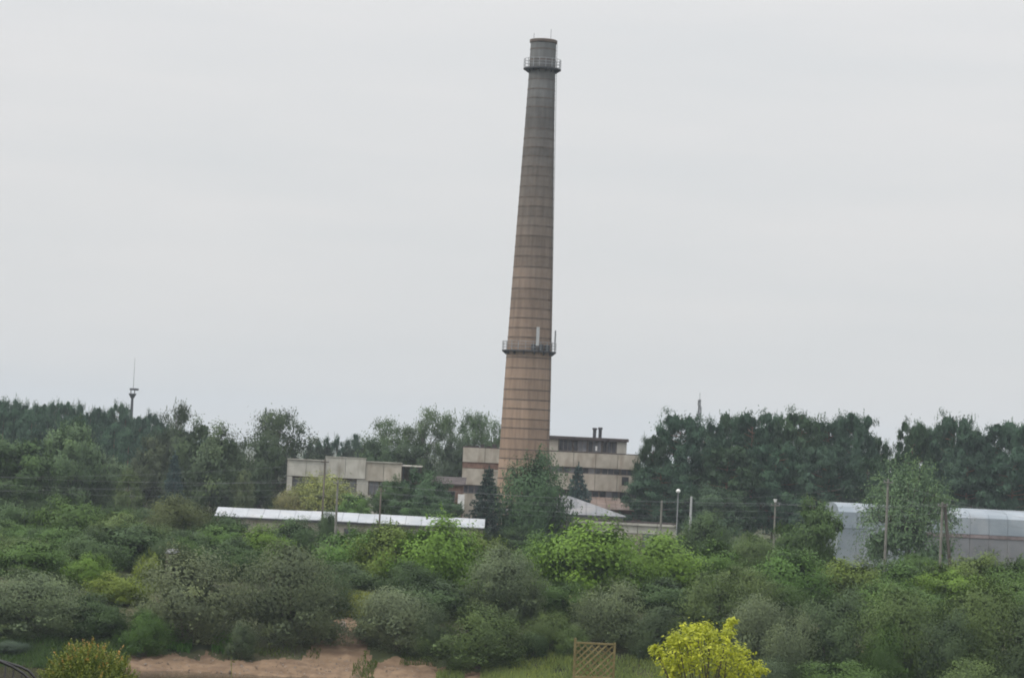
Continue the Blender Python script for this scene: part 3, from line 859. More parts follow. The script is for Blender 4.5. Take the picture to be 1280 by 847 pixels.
def left_building():
    D = 336.0
    xs = [XZ(p, 600, D)[0] for p in (358, 405.5, 456.5, 501.5)]
    root = empty('workshop_building', ((xs[0] + xs[3]) / 2, D, 0)); ox = (xs[0] + xs[3]) / 2
    tag(root, 'derelict beige workshop with stepped parapet behind the yellow willow', 'building')
    xs = [x - ox for x in xs]
    tops = [XZ(380, 574.5, D)[1], XZ(430, 571.8, D)[1], XZ(480, 578, D)[1]]
    zs = tops[0] - 2.15
    zw = zs - 2.0
    MB().box(xs[0] + .1, xs[3] - .1, 0.5, 13, -0.3, min(tops) - 0.3).build('wall', M['core'], root)
    MB().box(xs[0], xs[3], 0.46, 13.2, min(tops) - 0.29, min(tops) - 0.1).build('roof', M['roof_dark'], root)
    for i in range(3):
        z_s = zs - (0.0, 0.0, 0.2)[i]
        panels(root, M['concrete_grey'] if i != 2 else M['concrete'], xs[i], xs[i + 1], (0.0, -0.12, 0.0)[i], z_s, tops[i], 2)
        MB().box(xs[i] - 0.02, xs[i + 1] + 0.02, -0.2, 0.6, tops[i], tops[i] + 0.1).build('coping', M['concrete_grey'], root)
    MB().tube([(xs[1], -0.2, 0), (xs[1], -0.2, tops[0] + 0.2)], 0.09, 6).build('drainpipe', M['steel_dark'], root)
    # piers and glazed bays
    px = lambda p: XZ(p, 605, D)[0] - ox
    for a, b in ((358, 365), (398, 411), (445.5, 460.5)):
        panels(root, M['concrete_grey'], px(a), px(b), 0.02, 0.2, zs - 0.03, 1, 'pier')
    for a, b, g, n in ((365, 398, M['glass_dark'], 2), (411, 445.5, M['glass_dark'], 2), (460.5, 501, M['glass_grey'], 3)):
        windows(root, px(a), px(b), 0.3, zw, zs - 0.23, n, g, 2)
        panels(root, M['concrete_grey'], px(a), px(b), 0.05, 0.2, zw - 0.03, n)
    # open canopy beside it
    ca = empty('loading_canopy', (P(513, 600, D).x, D + 1, 0)); cx = P(513, 600, D).x
    tag(ca, 'dark open canopy with pale roof edge at the right end of the workshop', 'canopy')
    a, z = XZ(502.3, 581.5, D); b, z2 = XZ(526, 584, D)
    a -= cx; b -= cx
    MB().box(a, b, -0.6, 7, z - 0.13, z + 0.02).build('roof', M['concrete_grey'], ca)
    MB().box(a + .1, b - .1, 5.5, 5.8, -0.2, z - 0.14).build('back_wall', M['core'], ca)
    for x in (a + .25, (a + b) / 2, b - .25):
        MB().box(x - .1, x + .1, -0.3, -0.1, -0.2, z - 0.14).build('post', M['steel_dark'], ca)
    # brick store
    Db = 328.0
    a, z = XZ(536, 600, Db); b, _ = XZ(579, 603, Db)
    br = empty('brick_store', ((a + b) / 2, Db, 0)); w = (b - a) / 2
    tag(br, 'small reddish brick store with dark felt roof between workshop and tall hall', 'building')
    MB().box(-w, w, 0.1, 7, -0.3, z - .5).build('wall', M['brick_dark'], br)
    MB().prism([(-0.4, z - .5), (7.3, z + .35), (7.3, z + .5), (-0.4, z - .3)], (-w - .3, w + .3)).build('roof', M['roof_dark'], br)
    for x in (-w * .55, w * .35):
        f = MB().box(x - .5, x + .5, 0.0, 0.09, z - 2.6, z - 1.2).build('window', M['frame'], br)
        MB().box(x - .42, x + .42, -0.02, -0.002, z - 2.52, z - 1.28).build('pane', M['glass_dark'], f)
    xx, zz = XZ(576, 632, Db)
    MB().box(xx - (a + b) / 2 - .42, xx - (a + b) / 2 + .42, -0.05, 0.09, zz - .5, zz + 1.5).build('door', M['white_paint'], br)
left_building()

def white_shed():
    D = 286.0
    x0, _ = XZ(268, 640, D); x1, _ = XZ(606, 655, D)
    zr = XZ(430, 641.2, D + 3)[1]; ze = XZ(430, 652, D)[1]
    root = empty('white_roofed_shed', ((x0 + x1) / 2, D, 0)); ox = (x0 + x1) / 2
    tag(root, 'long low shed with white sheet-metal roof and beige wall above the thicket', 'shed')
    a, b = x0 - ox, x1 - ox
    MB().box(a + .25, b - .25, 0.45, 6.2, -0.3, ze - .1).build('wall', M['concrete'], root)
    n = 17
    w = (b - a) / n
    rg = random.Random(4)
    for i in range(n):
        e = rg.uniform(-.03, .03)
        MB().prism([(-0.05, ze + e), (3.3, zr + e), (3.3, zr + .07 + e), (-0.05, ze + .07 + e)], (a + i * w + .015, a + (i + 1) * w - .015)).build('roof_panel', M['white_metal'], root)
    MB().prism([(3.31, zr - .02), (6.6, ze + .05), (6.6, ze + .12), (3.31, zr + .05)], (a, b)).build('rear_roof', M['white_metal'], root)
    MB().box(a, b, -0.02, 0.3, ze - .2, ze - .03).build('fascia', M['steel_dark'], root)
    for i in range(5):
        x = a + (b - a) * (0.08 + 0.2 * i)
        f = MB().box(x, x + 1.4, .36, .452, ze - 1.5, ze - .7).build('window', M['frame'], root)
        MB().box(x + .07, x + 1.33, .34, .358, ze - 1.43, ze - .77).build('pane', M['glass_dark'], f)
white_shed()

def hangar():
    D = 272.0
    x0, zt = XZ(1040, 627.5, D + 6); x1 = x0 + 44
    root = empty('arched_hangar', (x0, D, 0))
    tag(root, 'pale blue sheet-metal hangar with shallow arched roof behind the feathery willow', 'hangar')
    ze = XZ(1240, 668, D)[1]
    L = 44.0
    Wd = 13.0
    arc = []
    n = 12
    for i in range(n + 1):
        t = i / n
        y = Wd * (1 - math.cos(math.pi * t)) / 2
        z = ze + (zt - ze) * math.sin(math.pi * t) ** 0.32
        arc.append((y, z))
    MB().box(0.3, L, 0.12, Wd - .12, -0.3, ze - .02).build('wall', M['core'], root)
    gw = [(y, z) for y, z in arc]
    MB().prism([(0.05, -0.3)] + [(min(max(y, .05), Wd - .05), z - .06) for y, z in arc] + [(Wd - .05, -0.3)], (0.02, 0.3)).build('gable_wall', M['blue_metal'], root)
    k = 22
    w = L / k
    rg = random.Random(6)
    for i in range(k):
        xa, xb = i * w + .015, (i + 1) * w - .015
        e = rg.uniform(-.015, .015)
        outer = [(y, z + .03 + e) for y, z in arc]; inner = [(y, z - .05 + e) for y, z in arc[::-1]]
        m_ = len(outer)
        vs = [(xa, y, z) for y, z in outer] + [(xb, y, z) for y, z in outer]
        fs = [(q, q + 1, m_ + q + 1, m_ + q) for q in range(m_ - 1)]
        vs += [(xa, y, z - .08) for y, z in outer] + [(xb, y, z - .08) for y, z in outer]
        fs += [(2 * m_ + q, 3 * m_ + q, 3 * m_ + q + 1, 2 * m_ + q + 1) for q in range(m_ - 1)]
        for s0, s1 in ((0, 2 * m_), (m_, 3 * m_)):
            fs += [(s0 + q, s1 + q, s1 + q + 1, s0 + q + 1) for q in range(m_ - 1)]
        fs += [(0, m_, 3 * m_, 2 * m_), (m_ - 1, 2 * m_ - 1 + 0, 4 * m_ - 1, 3 * m_ - 1)]
        MB().add(vs, fs).build('roof_sheet', M['blue_metal'], root)
        if i >= 4:
            MB().box(xa, xb, -0.10, 0.1, ze - .42, ze - .08).build('trim_board', M['pink_trim'], root)
            MB().box(xa, xb, -0.03, 0.1, 0.1, ze - .45).build('wall_sheet', M['grey_metal'], root)
        else:
            MB().box(xa, xb, -0.03, 0.1, 0.1, ze - .08).build('wall_sheet', M['blue_metal'], root)
    MB().box(-0.12, 1.4, 0.2, Wd - .2, zt - .3, zt - 0.29).build('ridge_flashing', M['white_metal'], root) if False else None
hangar()

def garden_hut():
    D = 196.0
    x, z = XZ(216, 685.5, D)
    root = empty('garden_hut', (x, D, float(terrain(x, D))))
    tag(root, 'small hut whose white roof just shows among bushes behind the grey willow', 'hut')
    b = z - root.location.z
    MB().box(-.38, .38, -0.9, .9, -.2, b - .2).build('wall', M['wood'], root)
    MB().prism([(-1.1, b - .26), (0, b), (1.1, b - .26), (1.1, b - .32), (-1.1, b - .32)], (-.4, .4)).build('roof', M['grey_metal'], root)
    MB().box(-.25, .25, -0.94, -.902, -.1, b - .5).build('door', M['wood_dark'], root)
garden_hut()

# ------------------------------------------------------------------ poles, lamps, masts, wires
def pole(name, px, ytop, d, r, mat, label, cat='utility pole', arms=1, group=None):
    g = ground_at(px, d); zt = P(px, ytop, d).z
    g = Vector((P(px, ytop + 30, d).x, d, 0)); g.z = float(terrain(g.x, d))
    root = empty(name, g)
    tag(root, label, cat, group)
    h = zt - g.z
    MB().tube([(0, 0, -0.3), (0, 0, h)], [r * 1.15, r * 0.8], 8).build('shaft', mat, root)
    for k in range(arms):
        z = h - 0.35 - 0.75 * k
        MB().box(-0.45, 0.45, -r - 0.08, -r + 0.02, z - .05, z + .05).build('crossarm', mat, root)
        for s in (-0.4, 0.4):
            MB().tube([(s, -r - .03, z + .05), (s, -r - .03, z + .22)], 0.04, 6).build('insulator', M['steel'], root)
    root['top'] = h
    return root

p_left = pole('utility_pole', 405, 573, 279, 0.10, M['wood'], 'tall thin wooden pole standing before the stepped workshop parapet')
p_mid = pole('utility_pole', 421, 599.5, 268, 0.125, M['pole_concrete'], 'pale concrete pole rising over the white shed roof')
p_mid2 = pole('utility_pole', 475, 609, 276, 0.10, M['wood'], 'slender wooden pole over the right half of the white shed roof')
p_gar = pole('utility_pole', 826, 625, 283, 0.13, M['pole_concrete'], 'short grey pole by the right end of the garage block', arms=0)
p_wht = pole('utility_pole', 863, 620, 290, 0.15, M['pale_plastic'], 'short white painted post below the dark pines', 'post', arms=0)
p_cen = pole('utility_pole', 968, 627, 262, 0.105, M['pole_concrete'], 'grey pole with a small lamp beside the bushy dark tree')
p_hgr = pole('utility_pole', 1109, 598, 252, 0.13, M['pole_concrete'], 'concrete pole in front of the feathery willow at the hangar')
p_wood = pole('utility_pole', 1177, 627, 232, 0.13, M['pole_concrete'], 'weathered pole with a dark brace in front of the hangar')
h = p_wood['top']
MB().tube([(2.3 * .55, 0.35, -0.2), (0.22, 0.1, h - 0.15)], [0.17, 0.13], 8).build('brace', M['wood_dark'], p_wood)
h = p_cen['top']
MB().box(-0.02, 0.55, -0.03, 0.03, h - .1, h - .04).build('lamp_arm', M['steel'], p_cen)
MB().tube([(0.0, 0, h + .0), (-.02, 0, h + .3)], [0.12, 0.2], 8).build('lamp_head', M['white_paint'], p_cen)
lp = pole('street_lamp', 846.5, 613.5, 288, 0.07, M['steel'], 'lamp with round white head in front of the dark pines', 'lamp', arms=0)
mb = MB().lathe([(0.02, -0.18), (0.17, -0.15), (0.26, 0.0), (0.22, 0.14), (0.1, 0.23), (0.02, 0.25)], 14, False)
mb.build('lamp_head', M['white_paint'], lp, (0, 0, lp['top']))

p_out_l = pole('utility_pole', -60, 590, 268, 0.125, M['pole_concrete'], 'concrete pole out beyond the dark rounded trees on the west side')
p_out_r = pole('utility_pole', 1345, 640, 240, 0.17, M['pole_concrete'], 'concrete pole further along the hangar wall to the east')

def wires():
    def att(o, s, z=-0.15):
        return Vector((o.location.x + s, o.location.y - 0.2, o.location.z + o['top'] + z))
    runs = []
    chain = [p_out_l, p_mid, p_cen, p_wood, p_out_r]
    for s, z in ((-0.4, -.15), (0.4, -.15), (-0.1, -.95), (0.1, -1.6)):
        runs.append([att(o, s, z) for o in chain])
    chain2 = [p_out_l, p_left, p_mid2, p_gar]
    for z in (-.5, -1.9):
        runs.append([att(o, 0, z) for o in chain2])
    runs.append([att(p_gar, 0, -.1), att(p_wht, 0, -.2), att(p_hgr, 0, -.3), att(p_out_r, 0, -1.6)])
    runs.append([att(p_gar, 0, -1.0), att(p_wht, 0, -.9), att(p_hgr, 0, -1.6), att(p_out_r, 0, -2.4)])
    descr = ['upper power line wire slung between concrete poles, outer strand', 'upper power line wire slung between concrete poles, inner strand',
             'lower power line wire slung between concrete poles, outer strand', 'lower power line wire slung between concrete poles, inner strand',
             'upper wire running to the tall wooden pole before the workshop', 'lower wire running to the tall wooden pole before the workshop',
             'upper wire from the white post past the feathery willow', 'lower wire from the white post past the feathery willow']
    for run, lab in zip(runs, descr):
        pts = []
        for a, b in zip(run[:-1], run[1:]):
            sag = 0.012 * (b - a).length
            for k in range(16):
                t = k / 16
                p = a.lerp(b, t); p.z -= 4 * sag * t * (1 - t)
                pts.append(p)
        pts.append(run[-1])
        o0 = pts[0]
        mb = MB().tube([p - o0 for p in pts], 0.008, 3)
        tag(mb.build('overhead_wire', M['wire'], None, o0), lab, 'wire', 'overhead power line wires')
wires()

def masts():
    d = 520.0
    b = P(160.5, 560, d); zt = P(163, 492, d).z
    root = empty('platform_mast', (b.x + .25, d, 0))
    tag(root, 'distant slim mast with a small top platform above the western pine forest', 'mast')
    MB().tube([(0, 0, 0), (0, 0, zt)], [0.5, 0.24], 10).build('shaft', M['steel_dark'], root)
    MB().lathe([(0.3, zt - .9), (0.75, zt - .1), (0.75, zt + .1), (0.3, zt + .1)], 12).build('cabin', M['steel_dark'], root)
    MB().box(-0.55, 1.15, -0.5, 0.5, zt + .75, zt + 1.15).build('platform', M['steel_dark'], root)
    for x in (-.35, .4):
        MB().tube([(x, 0, zt + .1), (x, 0, zt + .75)], .09, 5).build('strut', M['steel_dark'], root)
    MB().tube([(0.1, 0, zt + 1.1), (0.1, 0, P(163, 447, d).z)], [0.07, 0.03], 5).build('whip_antenna', M['steel'], root)
    d = 500.0
    b = P(869, 570, d); zt = P(871, 499, d).z
    root = empty('lattice_mast', (b.x + .4, d, 0))
    tag(root, 'distant lattice telecom mast rising behind the dark pines beside the hall', 'mast')
    leg = []
    for sx, sy in ((-1, -1), (1, -1), (0, 1)):
        MB().tube([(sx * .6, sy * .5, 0), (sx * .17, sy * .15, zt)], .08, 5).build('leg', M['steel_dark'], root)
    br = MB()
    for k in range(30):
        z0, z1 = zt * k / 30, zt * (k + 1) / 30
        w0, w1 = .6 - .43 * k / 30, .6 - .43 * (k + 1) / 30
        s = 1 if k % 2 else -1
        br.tube([(-s * w0, -w0 * .78, z0), (s * w1, -w1 * .78, z1)], .045, 4)
    br.build('lattice_bracing', M['steel_dark'], root)
    MB().tube([(0, 0, zt - 1), (0, 0, zt + 1.3)], .05, 5).build('whip_antenna', M['steel'], root)
    for x, z in ((-.3, zt - .6), (.32, zt - 1.9)):
        MB().box(x - .1, x + .1, -.5, -.3, z - .6, z + .5).build('antenna_panel', M['steel'], root)
masts()

# ------------------------------------------------------------------ riverside bushes, front row (hand placed)
def bush(px, ytop, d, w, kind, tint, label, name='bush', group=None, **k):
    return plant(kind, name, 'bush', px, ytop, d, w, label, tint, group, **k)
WB, LB = 'willow_bush', 'leafy_bush'
for a in (
    (46, 713, 164.8, 140, WB, GREY, 'broad grey-green bush on the bank behind the orange-tipped juniper'),
    (-25, 735, 166.8, 90, WB, GREY, 'grey-green bush at the western edge of the bank'),
    (18, 800, 161, 56, WB, (0.072, 0.109, 0.080), 'low bluish shrub at the waterside behind the black railing'),
    (118, 742, 165.8, 85, LB, DARK, 'dark bush between the broad grey bush and the big grey willow'),
    (150, 716, 174, 78, LB, YGREEN, 'lime-green bush beside the big grey willow'),
    (112, 692, 181, 60, LB, BRIGHT, 'small bright green bush above the lime-green one'),
    (184, 692, 180, 34, LB, YGREEN, 'small yellow-green sapling above the big grey willow shoulder'),
    (234, 684, 164.8, 146, WB, GREY, 'big domed grey willow bush over the sandy bank'),
    (178, 762, 161.8, 66, WB, MID, 'green lower bush leaning from the foot of the big grey willow'),
    (364, 680, 166, 128, WB, GREY, 'second big domed willow bush, next to the earth path'),
    (299, 776, 163, 40, WB, GREYD, 'small dark bush in the gap between the two big willow domes'),
    (493, 735, 163.8, 108, WB, GREY, 'grey bush on the east side of the earth path'),
    (536, 752, 163.8, 60, WB, GREYD, 'small dark bush between the path bush and the round olive bush'),
    (596, 755, 161.2, 124, WB, OLIVE, 'round olive bush standing low on the grassy bank'),
    (628, 684, 174, 112, WB, GREY, 'tall olive-grey bush behind the round olive bush'),
    (690, 762, 163.8, 66, WB, OLIVE, 'small olive bush to the west of the lattice trellis'),
    (664, 790, 162, 44, WB, DARK, 'dark little bush beside the round olive bush'),
    (712, 778, 162.8, 44, WB, OLIVE, 'low olive bush right behind the lattice trellis'),
    (771, 724, 165.8, 112, WB, GREY, 'grey-topped bush behind the lattice trellis'),
    (822, 756, 163.8, 70, WB, GREYD, 'dark bush behind the yellow shrub, trellis side'),
    (884, 716, 166.8, 118, WB, OLIVE, 'olive-grey bush rising behind the yellow shrub'),
    (948, 745, 164.8, 92, WB, GREY, 'grey bush beyond the yellow shrub, hangar side'),
    (1040, 734, 164.8, 112, WB, GREYD, 'large dark bush on the bank below the concrete pole'),
    (992, 762, 162.3, 80, WB, GREY, 'grey-green bush in front of the large dark bush'),
    (1128, 735, 163.3, 120, WB, OLIVE, 'olive bush with paler top below the braced pole'),
    (1108, 776, 161, 62, WB, MID, 'green bush at the foot of the olive bush'),
    (1222, 728, 164.8, 130, WB, OLIVE, 'wide olive bush at the eastern end of the bank'),
    (1180, 762, 162.3, 84, WB, GREYD, 'dark bush in the gap below the wide olive bush'),
    (1285, 756, 163.3, 110, WB, GREYD, 'dark bush cut by the eastern edge of the view'),
    (1050, 826, 158.6, 150, WB, MID, 'low green waterside scrub below the large dark bush'),
    (1216, 820, 159, 120, WB, OLIVE, 'low olive waterside scrub below the wide olive bush'),
    (965, 820, 159.2, 70, WB, GREYD, 'low dark waterside scrub beside the yellow shrub'),
    # second row
    (35, 672, 192, 125, WB, OLIVE, 'olive bush with brownish top above the broad grey bush'),
    (160, 656, 203, 118, LB, DARK, 'large dark green bush above the lime-green bush'),
    (222, 664, 208, 80, LB, DARK, 'dark green bush behind the white-roofed hut'),
    (88, 622, 236, 98, LB, MID, 'rounded green bush below the western birches'),
    (14, 629, 238, 84, LB, DARK, 'dark bush at the western edge below the round dark tree'),
    (216, 618, 242, 118, WB, (0.102, 0.128, 0.049), 'wide olive-green bush by the west end of the white shed'),
    (150, 640, 232, 70, LB, OLIVE, 'olive bush between the rounded green and wide olive-green bushes'),
    (284, 644, 226, 76, LB, DARK, 'dark bush in front of the west end of the white shed'),
    (330, 656, 207, 82, LB, BRIGHT, 'bright green bush above the gap between the two grey willows'),
    (364, 647, 232, 66, LB, DARK, 'dark bush in front of the white shed wall'),
    (408, 639, 274, 26, LB, DARK, 'little dark bush against the white shed roof edge'),
    (436, 664, 198, 92, LB, MID, 'green bush behind the second big willow dome'),
    (488, 655, 192, 98, LB, (0.123, 0.181, 0.038), 'yellowish green bush above the grey path bush'),
    (546, 645, 189, 124, LB, BRIGHT, 'large bright green maple bush below the white shed'),
    (604, 664, 196, 76, LB, (0.123, 0.181, 0.041), 'bright bush between the maple bush and the tall olive-grey bush'),
    (676, 668, 196, 96, LB, MID, 'green bush at the foot of the round tree by the chimney'),
    (738, 650, 187, 136, LB, BRIGHT, 'big bright green bush below the grey hip roof'),
    (820, 667, 192, 126, LB, BRIGHT, 'broad bright green bush below the garage block'),
    (893, 676, 196, 96, LB, MID, 'mid-green bush below the dark round bush'),
    (880, 640, 252, 64, LB, DARK, 'dark round bush between garage block and pines'),
    (942, 667, 220, 76, WB, OLIVE, 'olive bush in the shade below the pines'),
    (985, 688, 192, 104, LB, MID, 'green bush below the bushy dark tree'),
    (1058, 698, 196, 104, LB, (0.131, 0.186, 0.041), 'yellow-green bush in front of the west end of the hangar'),
    (1122, 702, 200, 92, LB, MID, 'green bush at the foot of the feathery willow'),
    (1168, 704, 198, 80, LB, BRIGHT, 'bright bush at the foot of the braced pole'),
    (1218, 690, 204, 90, LB, (0.119, 0.174, 0.043), 'yellow-tipped bush in front of the hangar wall'),
    (1268, 698, 202, 90, LB, MID, 'green bush in front of the hangar at the eastern edge'),
    (1200, 715, 188, 90, LB, BRIGHT, 'bright green bush above the wide olive bush'),
    (1100, 726, 182, 90, LB, MID, 'mid-green bush above the olive bush with paler top'),
    (925, 706, 182, 100, WB, OLIVE, 'olive bush between the mid-green bush and the grey bush'),
    (300, 672, 196, 70, LB, DARK, 'green bush rising between the two grey willows'),
    (75, 660, 205, 90, LB, MID, 'green bush above the small bright bush'),
):
    bush(*a, edge=a[2] < 172 and a[1] < 800)
plant('broad_tree', 'bushy_tree', 'tree', 1013, 625, 226, 86, 'bushy dark tree standing before the west end of the hangar', (0.068, 0.12, 0.042))

# scrub that fills the flat between the rows
HIDDEN = {1, 2, 7, 12, 13, 16, 18, 20, 23, 24, 27, 29, 33, 34, 36, 41, 43, 0, 3, 4, 5, 10, 11, 14, 15, 17, 21, 22, 28, 38, 55, 59, 83, 93, 99, 102, 111, 117, 118, 119, 123, 125, 128, 132, 138, 147, 160, 31, 39, 44, 45, 46, 47, 48, 49, 50, 51, 56, 60, 61, 62, 63, 64, 65, 66, 67, 68, 69, 70, 71, 72, 73, 74, 77, 84, 85, 86, 87, 88, 89, 90, 91, 94, 95, 96, 97, 98, 103, 104, 105, 107, 108, 109, 110, 112, 113, 114, 115, 116, 122, 124, 126, 127, 129, 130, 131, 135, 136} | set(range(139, 146)) | {148} | set(range(150, 160)) | set(range(161, 400))
def filler():
    rg = random.Random(21)
    done = [(o.location.x, o.location.y) for o in COL.objects if o.get('category') in ('bush', 'tree')]
    land = []
    for o in COL.objects:
        if o.get('category') in ('bush', 'tree', 'shed', 'hangar', 'hut'):
            short = o['label']
            for cut in (' on ', ' behind ', ' between ', ' beside ', ' above ', ' over ', ' leaning ', ' at ', ' below ', ' in ', ' with ', ' to the ', ' right behind', ' rising', ' cut', ' by ', ' beyond ', ' standing ', ' whose '):
                short = short.split(cut)[0]
            if len(short.split()) < 6: land.append((o.location.x, o.location.y, short))
    shorts = [l[2] for l in land]
    land = [l for l in land if shorts.count(l[2]) == 1]
    used = set()
    tone = {MID: 'mid-green', OLIVE: 'olive', DARK: 'dark green', BRIGHT: 'bright green', (0.14, 0.22, 0.05): 'yellowish green'}
    def name_it(x, y, t, big):
        near = sorted(land, key=lambda l: math.hypot((l[0] - x) * 1.0, (l[1] - y) * 0.45))
        for size in ('', 'larger ' if big else 'smaller '):
            for l in near[:3]:
                rel = 'behind' if l[1] < y - 3 else 'in front of' if l[1] > y + 3 else 'next to'
                lab = f"{size}{tone[t]} scrub bush {rel} the {l[2]}"
                if lab not in used:
                    used.add(lab); return lab
        for l in near[:4]:
            for m in near[:4]:
                lab = f"{tone[t]} scrub bush between the {l[2]} and the {m[2]}"
                if l is not m and lab not in used and len(lab.split()) <= 16:
                    used.add(lab); return lab
        return f"{tone[t]} scrub bush in the thicket"
    count = -1
    d = 176.0
    while d < 272:
        px = -20.0
        while px < 1310:
            q = px + rg.uniform(-12, 12); dd = d + rg.uniform(-3, 3)
            g = ground_at(q, dd)
            px += 62 * 190 / d * rg.uniform(0.85, 1.2)
            if abs(q - 437) < 22 and dd < 186: continue
            if any((g.x - x) ** 2 + (g.y - y) ** 2 < 2.3 ** 2 for x, y in done): continue
            h = rg.uniform(2.0, 3.1) if dd < 250 else rg.uniform(1.5, 2.2)
            w = rg.uniform(4.2, 6.0)
            tint = rg.choice([MID, MID, OLIVE, DARK, DARK, MID])
            kind = rg.choice([LB, LB, WB])
            count += 1
            if count in HIDDEN: continue
            root = plant(kind, 'bush', 'bush', q, 700, dd, w * F_PX / dd, name_it(g.x, dd, tint, h > 2.5), tint, 'scrub bushes of the riverside thicket')
            root.scale.z = h
            done.append((g.x, g.y))
        d += 11 * (d / 190)
filler()

# ------------------------------------------------------------------ trees by the works
def tree(kind, name, px, ytop, d, w, tint, label, group=None, **k):
    return plant(kind, name, 'tree', px, ytop, d, w, label, tint, group, **k)
BT, AT, PT, FP, ST, YT, HW = 'broad_tree', 'airy_tree', 'pine_tree', 'forest_pine', 'spruce_tree', 'young_tree', 'hanging_willow'
for a in (
    (BT, 'round_tree', 22, 551, 300, 112, DARK, 'round dark green tree at the western edge below the pine forest'),
    (BT, 'round_tree', -22, 590, 292, 90, DARK, 'dark tree overlapping the western edge of the view'),
    (BT, 'birch_tree', 84, 527, 312, 78, BIRCH, 'pale green birch standing before the western pine forest'),
    (BT, 'birch_tree', 133, 570, 316, 66, BIRCH, 'smaller pale birch between the tall birch and the slim young tree'),
    (YT, 'young_tree', 158, 585, 300, 34, (0.113, 0.167, 0.070), 'slim light green young tree below the distant platform mast'),
    (BT, 'birch_tree', 187, 548, 330, 56, (0.083, 0.107, 0.066), 'brownish-green birch left of the blue spruce'),
    (AT, 'tall_tree', 214, 505, 346, 50, (0.062, 0.087, 0.055), 'tall rounded tree sticking out of the forest above the blue spruce'),
    (BT, 'tall_tree', 218, 528, 344, 56, (0.062, 0.093, 0.056), 'dark tree filling in under the tall rounded one'),
    (ST, 'blue_spruce', 214, 563, 302, 52, BLUE, 'bluish spruce among the western birches'),
    (BT, 'broad_tree', 264, 527, 322, 88, (0.070, 0.107, 0.059), 'large rounded tree between blue spruce and the feathery-topped tree'),
    (BT, 'broad_tree', 322, 545, 338, 66, (0.065, 0.102, 0.056), 'dense rounded tree just west of the workshop'),
    (AT, 'poplar_tree', 342, 513, 350, 92, (0.077, 0.113, 0.066), 'feathery-topped tree at the west end of the workshop'),
    (YT, 'young_tree', 302, 588, 300, 28, (0.106, 0.145, 0.078), 'slim pale young tree above the west end of the white shed'),
    (HW, 'yellow_willow', 400, 588, 305, 104, YELLOW, 'yellow-green hanging willow before the workshop windows'),
    (HW, 'yellow_willow', 361, 610, 303, 50, (0.240, 0.240, 0.110), 'smaller straw-coloured willow lobe west of the yellow willow'),
    (BT, 'broad_tree', 440, 618, 302, 60, MID, 'low green tree at the foot of the yellow willow'),
    (BT, 'broad_tree', 486, 596, 312, 52, DARK, 'dark tree covering the last workshop windows'),
    (BT, 'broad_tree', 530, 588, 314, 66, (0.050, 0.099, 0.050), 'dark rounded tree below the loading canopy'),
    (BT, 'broad_tree', 556, 622, 300, 60, (0.056, 0.109, 0.046), 'low tree before the brick store'),
    (BT, 'broad_tree', 508, 625, 298, 54, (0.056, 0.113, 0.044), 'low green tree above the white shed roof'),
    (ST, 'spruce_tree', 607, 580, 300, 78, (0.044, 0.080, 0.066), 'dark spruce at the left foot of the chimney'),
    (LB, 'round_tree', 664, 567, 292, 86, (0.056, 0.113, 0.050), 'full round tree hiding the foot of the chimney'),
    (ST, 'spruce_tree', 719, 577, 324, 68, BLUE, 'bluish spruce before the beige hall right of the chimney'),
    (HW, 'feathery_willow', 1133, 566, 258, 128, (0.106, 0.181, 0.097), 'tall feathery willow in front of the pale blue hangar'),
    (BT, 'broad_tree', 892, 606, 318, 84, (0.052, 0.096, 0.053), 'low green tree at the foot of the pines behind the white post'),
    # airy trees between workshop and chimney
    (AT, 'poplar_tree', 478, 524, 382, 58, BIRCH, 'airy tree above the right end of the workshop'),
    (AT, 'poplar_tree', 524, 511, 386, 66, BIRCH, 'tallest airy tree between workshop and chimney'),
    (AT, 'poplar_tree', 560, 518, 390, 52, BIRCH, 'airy tree right of the tallest one'),
    (AT, 'poplar_tree', 588, 515, 384, 56, BIRCH, 'airy tree close left of the chimney'),
    (AT, 'poplar_tree', 616, 526, 392, 40, BIRCH, 'airy tree touching the chimney outline'),
    (BT, 'broad_tree', 470, 548, 376, 52, (0.062, 0.102, 0.056), 'dense tree under the airy tree above the workshop'),
    (BT, 'broad_tree', 555, 549, 374, 66, (0.058, 0.093, 0.053), 'dense dark tree behind the brick store'),
    (BT, 'broad_tree', 515, 556, 374, 60, (0.060, 0.096, 0.053), 'dense dark tree behind the loading canopy'),
    (BT, 'broad_tree', 600, 556, 380, 52, (0.058, 0.093, 0.053), 'dense tree behind the left end of the beige hall'),
):
    tree(*a)

